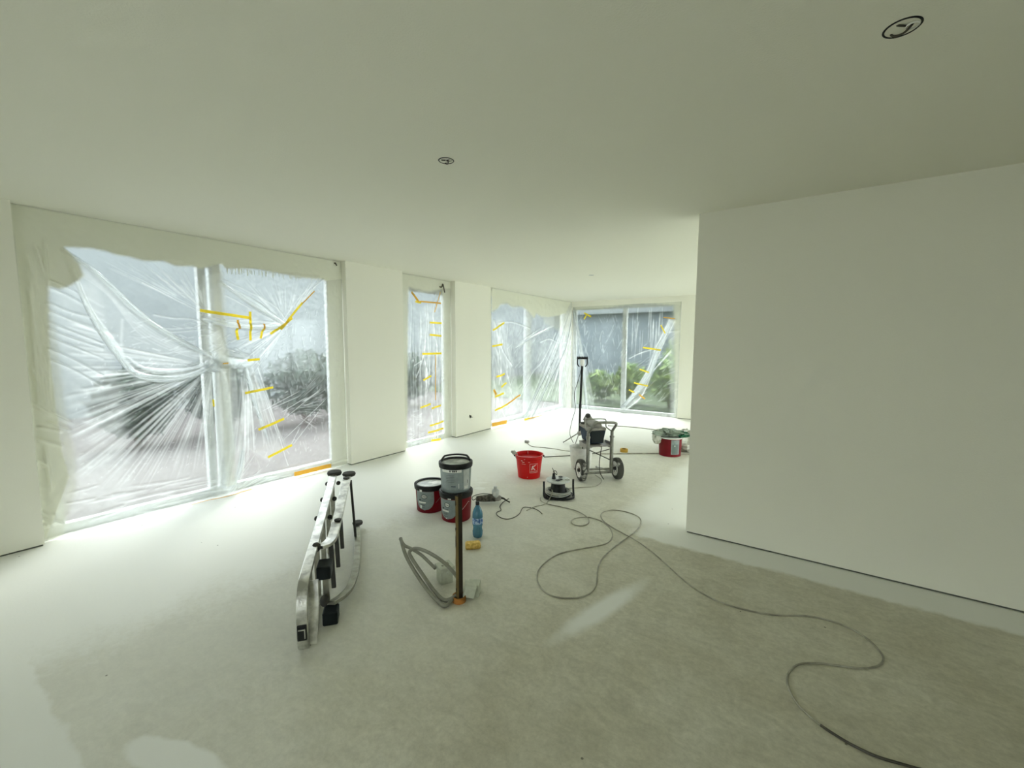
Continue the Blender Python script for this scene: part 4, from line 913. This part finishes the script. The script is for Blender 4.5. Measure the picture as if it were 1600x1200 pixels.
# tape roll
q = at(973, 707); t = empty('tape_roll', (q.x, q.y+.05, 0)); tag(t, 'roll of orange tape lying on the floor right of the sprayer', 'tape')
MB().lathe([(.034, 0), (.055, 0), (.055, .045), (.034, .045), (.034, 0)], 28).build('roll', M['tape_orange'], t, True); MB().lathe([(.031, .002), (.034, .002), (.034, .043), (.031, .043), (.031, .002)], 28).build('core', M['bark'], t, True)

# ------------------------------------------------------------------ timber post in its collar
q = at(713, 943); px_, py_ = q.x, q.y+.03
t = empty('timber_post', (px_, py_, 0), -.27); t.scale = (.74, .74, 1); tag(t, 'rough dark timber post rising from the floor, splintered top', 'post')
hp = .655; v = []; f = []; NZ = 26
for j in range(NZ+1):
    z = .0+hp*j/NZ; wl_ = .0035*math.sin(z*23)+.003*random.uniform(-1, 1)+(.006 if .38 < z < .47 else 0)
    for (a, b) in ((-.019, -.019+wl_*0), (.019, -.019), (.019, .019), (-.019, .019)):
        v.append((a, b - (wl_ if b < 0 and a < 0 else 0), z + (0.018*(a > 0) if j == NZ else 0)))
for j in range(NZ):
    for k in range(4): f.append((j*4+k, j*4+(k+1) % 4, (j+1)*4+(k+1) % 4, (j+1)*4+k))
f += [(3, 2, 1, 0), (NZ*4, NZ*4+1, NZ*4+2, NZ*4+3)]
o = obj('timber', v, f, M['wood_shaded'], t); o.data.materials.append(M['wood_lit'])
v2 = []; f2 = []
for j in range(NZ+1):
    z = hp*j/NZ; w_ = .003*math.sin(z*31)+.002*random.uniform(-1, 1)-(.006 if .40 < z < .50 else 0)
    for (a, b) in ((-.020, -.0225), (.0205, -.0225), (.0205, -.0185), (-.020, -.0185)): v2.append((a-(w_ if a < 0 else 0), b, z))
for j in range(NZ):
    for k in range(4): f2.append((j*4+k, j*4+(k+1) % 4, (j+1)*4+(k+1) % 4, (j+1)*4+k))
f2 += [(3, 2, 1, 0), (NZ*4, NZ*4+1, NZ*4+2, NZ*4+3)]
obj('lit_face', v2, f2, M['wood_lit'], t)  # slab in the lit colour over the shaded timber
t = empty('floor_collar', (px_-.004, py_, 0)); tag(t, 'round orange-brown plastic collar around the foot of the timber post', 'pipe')
MB().lathe([(.036, 0), (.041, 0), (.041, .036), (.036, .036), (.034, .012), (.036, 0)], 32).build('ring', M['orange'], t, True); MB().lathe([(.035, .006), (.001, .006)], 24).build('fill', M['bark'], t)
# conduits
CP = Vector((px_, py_, 0))
def gp(x, y, z): return at(x, y, 2, z)
t = empty('grey_conduit', gp(640, 860, .0)); tag(t, 'thick grey conduit looping left from the post collar up to a raised bend', 'pipe', 'grey conduits')
def abs_tube(pts, r, name, m, parent, n=10, k=8):
    o = MB().tube(crom(pts, k), r, n).build(name, m, parent, True); o.matrix_parent_inverse = Matrix.Translation(parent.location).inverted(); return o
abs_tube([CP+Vector((-.025, -.02, .03)), gp(697, 946, .015), gp(685, 940, .02), gp(665, 918, .05), gp(645, 888, .09), gp(633, 865, .13), gp(626, 841, .17)], .0115, 'outer_loop', M['conduit'], t)
t = empty('grey_conduit', gp(650, 855, .0)); tag(t, 'grey conduit arching from the collar over the junction box to behind the post', 'pipe', 'grey conduits')
abs_tube([CP+Vector((-.02, .0, .03)), gp(696, 938, .02), gp(680, 925, .04), gp(662, 900, .09), gp(644, 873, .13), gp(640, 862, .15), gp(650, 857, .17), gp(667, 862, .18), gp(690, 876, .17), gp(707, 892, .12), gp(715, 903, .03)], .0115, 'arch', M['conduit'], t)
t = empty('grey_conduit', gp(640, 850, .0)); tag(t, 'grey conduit running from the raised tip down into the junction box', 'pipe', 'grey conduits')
abs_tube([gp(625.5, 842, .170), gp(632, 852, .155), gp(642, 857, .15), gp(658, 867, .14), gp(672, 880, .125), gp(680, 888, .115)], .0105, 'run', M['conduit'], t)
# junction boxes
def jbox(px, py, rz, s, label, lid=True, tilt=0.):
    q = at(px, py); t = empty('junction_box', (q.x, q.y+s*.5, 0)); t.rotation_euler = (tilt, 0, rz); tag(t, label, 'electrical box', 'loose junction boxes')
    MB().box(-s/2, s/2, -s/2, s/2, 0.0, s*1.05).build('box_body', M['box'], t, bevel=.003)
    if lid:
        MB().box(-s*.62, s*.62, -s*.60, s*.60, s*1.05, s*1.34).build('box_cover', M['box'], t, bevel=.004)
        MB().box(-s*.3, -s*.15, -s*.2, 0, s*1.335, s*1.36).box(.0, s*.35, -s*.1, s*.25, s*1.335, s*1.37).build('cover_marks', M['conduit'], t)
        MB().blob((s*.05, -s*.5-.0, s*.9), .008, .006, .008).build('screw', M['box'], t, True)
    return t
jbox(688, 912, YAW+.55, .083, 'grey-white junction box with wider cover, left of the post')
jbox(735, 932, YAW-.1, .072, 'small pale junction box right of the post, outer one', False)
t = jbox(726, 938, YAW+.1, .070, 'pale junction box tilted against the right of the post', False, .0)
t.rotation_euler = (0, .22, YAW+.1); t.location.z = .018

# ------------------------------------------------------------------ bottle, sponge
q = at(742, 841); t = empty('water_bottle', (q.x, q.y+.035, 0)); tag(t, 'blue plastic water bottle with dark cap standing on the floor', 'bottle')
MB().lathe([(0, .006), (.022, .0), (.034, .004), (.040, .022), (.041, .05), (.036, .075), (.0365, .088), (.041, .105), (.041, .185), (.039, .205), (.030, .232), (.018, .255), (.0135, .265), (.0135, .275)], 32).build('bottle_body', M['bottle'], t, True)
MB().lathe([(.0418, .115), (.0418, .165)], 32, cap=False).build('bottle_label', M['bottle_label'], t, True); MB().lathe([(0, .012), (.033, .01), (.039, .024), (.039, .03), (0, .03)], 24).build('bottle_base', M['blue'], t, True)
MB().lathe([(0, .268), (.016, .268), (.016, .29), (.014, .293), (0, .293)], 24).build('bottle_cap', M['black'], t, True)
q = at(735, 858); t = empty('sponge', (q.x, q.y+.03, 0), YAW+.15); tag(t, 'yellow sponge lying on the floor in front of the bottle', 'sponge')
bm = bmesh.new()
bmesh.ops.create_cube(bm, size=1); bmesh.ops.scale(bm, vec=(.115, .075, .042), verts=bm.verts); bmesh.ops.translate(bm, vec=(0, 0, .021), verts=bm.verts)
bmesh.ops.bevel(bm, geom=bm.edges[:], offset=.008, segments=3, affect='EDGES'); bmobj('sponge_block', bm, M['sponge'], t, True)

# ------------------------------------------------------------------ angle drill
q = at(768, 787); t = empty('angle_mixer', (q.x, q.y+.03, 0), YAW+.06); tag(t, 'dusty black power tool with pale upright head lying by the bottle', 'power tool')
MB().tube([(-.17, 0, .045), (-.15, 0, .045), (-.10, 0, .045), (-.02, 0, .05), (.02, 0, .05)], [.020, .028, .032, .036, .036], 14).build('motor_body', mat('dusty_black', (.03, .028, .02), .6, vscale=40, var_col=(.15, .14, .11)), t, True)
MB().tube([(.02, 0, .05), (.05, 0, .048), (.075, 0, .045)], [.034, .03, .02], 14).build('gear_head', M['housing'], t, True)
MB().lathe([(0, .05), (.030, .05), (.036, .09), (.036, .125), (.028, .135), (.016, .14), (.016, .165), (0, .167)], 20, (.02, 0, .0)).build('spindle_cup', M['lightgrey'], t, True)
MB().box(-.002, .022, -.040, -.034, .085, .118).build('sticker', M['white'], t)
MB().tube([(.07, 0, .05), (.10, -.01, .045), (.14, -.02, .02), (.16, -.02, .01)], [.012, .010, .006, .008], 8).build('side_handle', M['rubber'], t, True)
MB().tube([(-.17, 0, .045), (-.20, 0, .03), (-.20, .02, .06), (-.12, .01, .088), (-.04, -.01, .092), (.0, -.02, .085)], .004, 6, smooth=5).build('power_cord', M['cable_dark'], t)

# ------------------------------------------------------------------ cable reel
q = at(862, 781); RC = Vector((q.x, q.y+.13, 0)); t = empty('cable_reel', RC, YAW); tag(t, 'cable reel lying flat on the floor, wound grey cable, black frame handle', 'cable reel')
MB().tube([(-.150, -.05, .17), (-.150, -.07, .10), (-.150, -.09, .035), (-.12, -.115, .018), (.0, -.135, .016), (.10, -.13, .016), (.145, -.10, .02)], .0105, 8, smooth=6).build('frame_bar', M['black'], t, True)
MB().tube([(.145, -.10, .02), (.155, -.04, .02), (.155, .0, .10), (.150, -.03, .185)], .0105, 8, smooth=6).build('frame_bar', M['black'], t, True)
MB().tube([(-.13, -.08, .014), (-.12, .08, .014), (0, .14, .014), (.13, .08, .014), (.15, -.04, .014)], .010, 8, smooth=6).build('frame_bar', M['black'], t, True)
MB().lathe([(0, .012), (.118, .012), (.128, .020), (.128, .026), (.10, .03), (0, .03)], 40).build('lower_flange', M['black'], t, True)
MB().lathe([(.085, .03), (.070, .12), (.072, .165)], 36).build('drum', M['black'], t, True)
MB().lathe([(.0, .160), (.112, .160), (.122, .166), (.122, .176), (.104, .180), (.0, .184)], 40).build('upper_flange', M['lightgrey'], t, True)
for k in range(9):
    r = .100+.012*(k % 3)+.004*random.random(); z = .036+.011*(k//3)*1.1+.006*random.random()
    MB().tube([(r*math.cos(a), r*math.sin(a), z+.004*math.sin(a*2+k)) for a in np.linspace(0, 2*PI, 40)], .0042, 6).build('cable_turn', M['cable_grey' if k % 2 else 'lightgrey'], t, True)
for a, b in ((.02, -.03), (-.01, -.06), (.03, .05)): MB().lathe([(0, .184), (.022, .184), (.022, .190), (0, .190)], 14, (a, b, 0)).build('socket_outlet', M['black'], t, True)
MB().lathe([(0, .184), (.022, .184), (.016, .21), (.012, .24), (0, .245)], 14, (-.045, .0, 0)).build('plug', M['black'], t, True)
MB().tube([(-.045, 0, .235), (-.05, -.01, .265), (-.02, .0, .26), (-.015, .01, .22), (-.04, .01, .25), (-.06, .02, .29)], .0035, 6, smooth=5).build('plug_lead', M['cable_dark'], t, True)
MB().tube([(.07, -.04, .184), (.09, -.02, .188), (.11, -.05, .186), (.08, -.08, .188)], .004, 6, smooth=5).build('flange_wire', M['cable_grey'], t)

# ------------------------------------------------------------------ airless sprayer on its cart
WLp = at(908, 751); WRp = at(964, 748); axm = (WLp+WRp)/2; ad = (WRp-WLp).normalized(); nd = Vector((-ad.y, ad.x, 0))   # nd points away from the camera
SP = axm + nd*.0
t = empty('paint_sprayer', (SP.x, SP.y, 0), math.atan2(ad.y, ad.x)); tag(t, 'paint sprayer on a two-wheeled tubular cart, navy motor housing', 'paint sprayer')
half = (WRp-WLp).length/2
WR_ = .125
for s_ in (-1, 1):
    w_ = MB().lathe([(.082, -.030), (.107, -.036), (.122, -.026), (WR_, 0), (.122, .026), (.107, .036), (.082, .030)], 40, (s_*half, 0, WR_), 'x', cap=False).build('tyre', M['dirty_rubber'], t, True)
    MB().lathe([(.0, -.016), (.05, -.024), (.082, -.034), (.084, 0), (.082, .034), (.05, .024), (0, .016)], 32, (s_*half, 0, WR_), 'x').build('rim', M['hub'], w_, True)
    MB().lathe([(0, -.045), (.018, -.045), (.022, -.02), (.022, .02), (.018, .045), (0, .045)], 20, (s_*half, 0, WR_), 'x').build('hub', M['rubber'], w_, True)
    for k in range(4):
        a = k*PI/2+.5; MB().lathe([(0, -.026), (.010, -.026), (.010, .026), (0, .026)], 10, (s_*half, .045*math.cos(a), WR_+.045*math.sin(a)), 'x').build('rim_hole', M['housing'], w_)
u = half-.075
MB().tube([(-half, 0, WR_), (half, 0, WR_)], .012, 12).build('axle', M['steel'], t, True)
MB().tube([(-u, .0, .085), (u, .0, .085)], .016, 12).tube([(-u, .0, .125), (u, 0, .125)], .010, 10).build('cross_tube', M['steel'], t, True)
for s_ in (-1, 1):
    MB().tube([(s_*u, 0, .075), (s_*u, 0, .50)], .021, 14).build('upright', M['steel'], t, True)
    MB().tube([(s_*u, 0, .50), (s_*u, 0, .56)], .018, 14).lathe([(.021, .49), (.026, .49), (.026, .51), (.021, .51)], 14, (s_*u, 0, 0)).build('collar', M['steel'], t, True)
    MB().tube([(s_*u, .02, .09), (s_*u, .25, .05), (s_*u, .42, .012), (s_*u, .46, .012)], .013, 10, smooth=5).build('skid_leg', M['steel'], t, True)
MB().tube([(-u, 0, .55), (-u+.01, -.03, .585), (-u+.04, -.05, .655), (-u+.08, -.06, .675), (u-.06, -.06, .675), (u+.01, -.06, .668), (u+.025, -.05, .645), (u, -.01, .57), (u, 0, .55)], .015, 12, smooth=6).build('push_handle', M['steel'], t, True)
MB().tube([(-u, .0, .56), (-u-.03, .03, .60), (-u-.02, .04, .68), (-u+.02, .04, .70), (u-.10, .04, .70), (u-.06, .04, .68), (u-.06, .03, .61), (u, 0, .56)], .007, 8, smooth=6).build('hose_hanger', M['steel'], t, True)
MB().box(-u-.005, u+.005, .0, .30, .385, .40).rect([(-u, .01, .385), (-u, .30, .36)], .004, .05, (1, 0, 0)).rect([(u, .01, .40), (u, .20, .385)], .012, .07, (1, 0, 0)).build('support_plate', M['housing'], t, bevel=.003)
MB().tube([(-u, -.01, .36), (u, .0, .22)], .006, 8).build('diagonal_rod', M['rubber'], t, True)
# housing: tapered box
def taper(s, x0, x1, y0, y1, z0, z1, i, j):
    return s.add([(x0+i, y0+j, z0), (x1-i, y0+j, z0), (x1-i, y1-j, z0), (x0+i, y1-j, z0), (x0, y0, z1), (x1, y0, z1), (x1, y1, z1), (x0, y1, z1)], BF)
taper(MB(), -.125, .085, .035, .36, .41, .565, .025, .02).build('motor_housing', M['blue'], t, bevel=.012)
taper(MB(), -.105, .068, .030, .036, .425, .56, .015, 0).build('end_panel', M['darkfront'], t, bevel=.002)
MB().box(-.128, .088, .03, .365, .562, .600).build('housing_lid', M['housing'], t, bevel=.012)
MB().tube([(-.02, .06, .61), (-.02, .34, .61)], .062, 20).build('motor_cover', M['housing'], t, True)
MB().blob((-.03, .33, .69), .035, .03, .03).build('carry_knob', M['rubber'], t, True); MB().tube([(-.085, .33, .64), (-.03, .34, .71), (.03, .33, .64)], .009, 8, smooth=5).build('carry_handle', M['housing'], t, True)
MB().lathe([(0, 0), (.028, 0), (.028, .02), (0, .02)], 20, (-.10, .30, .60)).build('pressure_dial', M['rubber'], t, True)
MB().box(-.06, .06, .36, .44, .36, .60).build('pump_block', M['housing'], t, bevel=.01)
MB().blob((-.02, .44, .36), .035, .03, .035).build('fluid_section', M['steel'], t, True)
MB().tube([(0, .40, .36), (0, .40, .19)], .017, 12).build('suction_tube', M['steel'], t, True)
MB().tube([(-.03, .43, .35), (-.05, .44, .28), (-.045, .42, .19)], .007, 8, smooth=5).build('return_tube', M['rubber'], t, True)
MB().tube([(.0, .01, .41), (.01, -.02, .39), (.0, -.03, .33), (-.015, -.03, .20), (.0, -.03, .09), (.03, -.06, .02)], .005, 6, smooth=6).build('power_cord', M['cable_dark'], t, True)
MB().blob((.01, -.005, .40), .02, .016, .018).build('cord_gland', M['housing'], t, True)

# ------------------------------------------------------------------ work light on a tripod
q = at(905, 692); TL = Vector((q.x, q.y, 0)); t = empty('work_light', TL, YAW); tag(t, 'black work light on a tall thin pole behind the sprayer', 'lamp')
topz = HCAM-(560-539)/ (152/1.55) 
MB().tube([(0, 0, .12), (.005, 0, .60)], .017, 10).build('pole', M['black'], t, True); MB().tube([(.005, 0, .58), (.025, 0, topz-.10)], .018, 10).build('pole', M['black'], t, True)
MB().lathe([(.014, .0), (.022, .0), (.022, .06), (.014, .06)], 14, (.005, 0, .56)).build('clamp', M['black'], t, True)
MB().lathe([(0, .0), (.03, .0), (.035, .04), (.02, .06), (0, .06)], 14, (0, 0, .13)).build('tripod_hub', M['housing'], t, True)
for a in (PI+.1, PI+1.15, -.6, 1.2): 
    if a == 1.2: continue
    MB().tube([(0, 0, .17), (.26*math.cos(a), .26*math.sin(a), .012)], .009, 8).build('leg', M['steel'], t, True)
hz = topz-.12
MB().rect([(-.060, 0, topz+.0), (.110, 0, topz+.0)], .05, .03, (0, 1, 0)).build('lamp_bar', M['black'], t, bevel=.004)
for k in range(7): MB().box(-.055+k*.0245, -.042+k*.0245, -.02, .02, topz+.012, topz+.028).build('cooling_fin', M['black'], t)
MB().tube([(-.050, 0, topz), (-.050, 0, topz-.09), (-.02, 0, topz-.13)], .009, 8, smooth=4).build('guard', M['black'], t, True); MB().tube([(.100, 0, topz), (.100, 0, topz-.09), (.07, 0, topz-.13)], .009, 8, smooth=4).build('guard', M['black'], t, True)
MB().lathe([(0, 0), (.022, 0), (.034, .04), (.034, .075), (.028, .10), (0, .10)], 18, (.025, 0, topz-.12)).build('lamp_glass', M['glow'], t, True)
MB().tube([(.02, 0, topz-.12), (-.03, 0, 1.0), (-.09, 0, .78), (-.07, 0, .55), (-.12, 0, .35), (-.15, 0, .15), (-.10, -.05, .01)], .0045, 6, smooth=6).build('lamp_cord', M['cable_dark'], t, True)

# ------------------------------------------------------------------ cables on the floor
def cable(pts, r, name, m, label, z=None, n=8, k=8):
    z = z or r; P = [at(p[0], p[1], 2, (p[2] if len(p) > 2 else z)) for p in pts]
    o = MB().tube(crom(P, k), r, n).build(name, m, None, True); tag(o, label, 'cable'); return o
cable([(845, 777, .03), (845, 782), (854, 787), (870, 790.5), (890, 795), (905, 800), (916, 807, .012), (920, 812), (919, 818), (910, 821.5), (899, 820.5), (892.5, 816), (896, 811), (907, 808.3), (917, 808), (928, 810), (941, 815), (952, 824), (957, 835), (954, 844), (945, 850), (928, 854), (905, 858), (885, 862), (868, 868), (853, 878), (842, 890), (839, 903), (843, 915), (853, 926), (870, 933), (892, 934.5), (913, 931), (926, 923), (932, 910), (933, 895), (936, 882), (945, 868), (962, 853), (983, 838), (996, 827), (1001.5, 816), (998, 808), (986, 802), (970, 798), (955, 797), (943, 800), (939, 806), (943, 814), (957, 824), (975, 834), (991, 843, .014), (1012, 857), (1037, 878), (1062, 901), (1092, 924), (1128, 942), (1170, 954), (1212, 961), (1255, 962), (1290, 968), (1325, 980), (1355, 998), (1375, 1018), (1380, 1031), (1370, 1041), (1345, 1044), (1310, 1040), (1275, 1036), (1248, 1038), (1233, 1050), (1230, 1066), (1238, 1088), (1255, 1110), (1283, 1134)], .0046, 'floor_cable', M['cable_grey'], 'long grey cable looping across the floor from the reel to the front right', k=7)
cable([(1282, 1133), (1300, 1145), (1330, 1163), (1368, 1181), (1410, 1194), (1460, 1208), (1540, 1230)], .0052, 'floor_cable', M['cable_dark'], 'black cable end running out of the picture at the lower right edge')
cable([(862, 765, .19), (863, 769, .17), (860, 777, .10), (855, 785, .02), (848, 789), (838, 791), (828, 795), (823, 797.5)], .0042, 'reel_lead', M['cable_grey'], 'pale cable hanging over the front of the reel')
cable([(847, 803), (843, 799), (836, 795), (828, 793), (819, 792.5), (815, 796), (812, 802), (804, 808), (793, 811), (783, 809), (776, 804), (777, 800), (783, 797), (781, 791), (787, 784), (795, 779, .012)], .0038, 'tool_cord', M['cable_dark'], 'thin black cord curling on the floor between the power tool and the reel')
cable([(930, 742), (936, 746), (940, 750), (938, 755), (929, 760), (912, 761.5), (895, 762.5), (884, 763.5, .02)], .0045, 'sprayer_cord', M['cable_grey'], 'grey cord from beneath the sprayer to the right side of the reel')
cable([(938, 709), (965, 709), (1000, 708.5), (1030, 708.5), (1080, 709.5)], .007, 'spray_hose', M['cable_grey'], 'straight grey hose on the floor from the sprayer to the wall edge')
cable([(950, 665), (985, 667), (1020, 671), (1050, 675), (1082, 678)], .007, 'floor_cable', M['cable_grey'], 'thin dark cable far back crossing the floor towards the right wall edge')
cable([(850, 714), (870, 713), (895, 711.5), (925, 709, .02), (940, 705), (955, 701)], .006, 'floor_cable', M['cable_dark'], 'dark cable from the red bucket past the white bucket under the sprayer')
cable([(824, 692), (830, 697), (845, 699), (865, 701), (882, 704), (900, 706)], .005, 'floor_cable', M['cable_grey'], 'thin cable from the little floor plug to the white bucket')
q = at(823, 692); t = empty('cable_plug', (q.x, q.y, 0)); tag(t, 'small dark plug lying on the bare floor left of the sprayer', 'plug')
MB().box(-.03, .03, -.02, .02, 0, .04).build('plug_body', M['housing'], t, bevel=.006); MB().tube([(.03, -.01, .02), (.05, -.01, .02)], .004, 6).tube([(.03, .01, .02), (.05, .01, .02)], .004, 6).build('plug_pin', M['steel'], t)
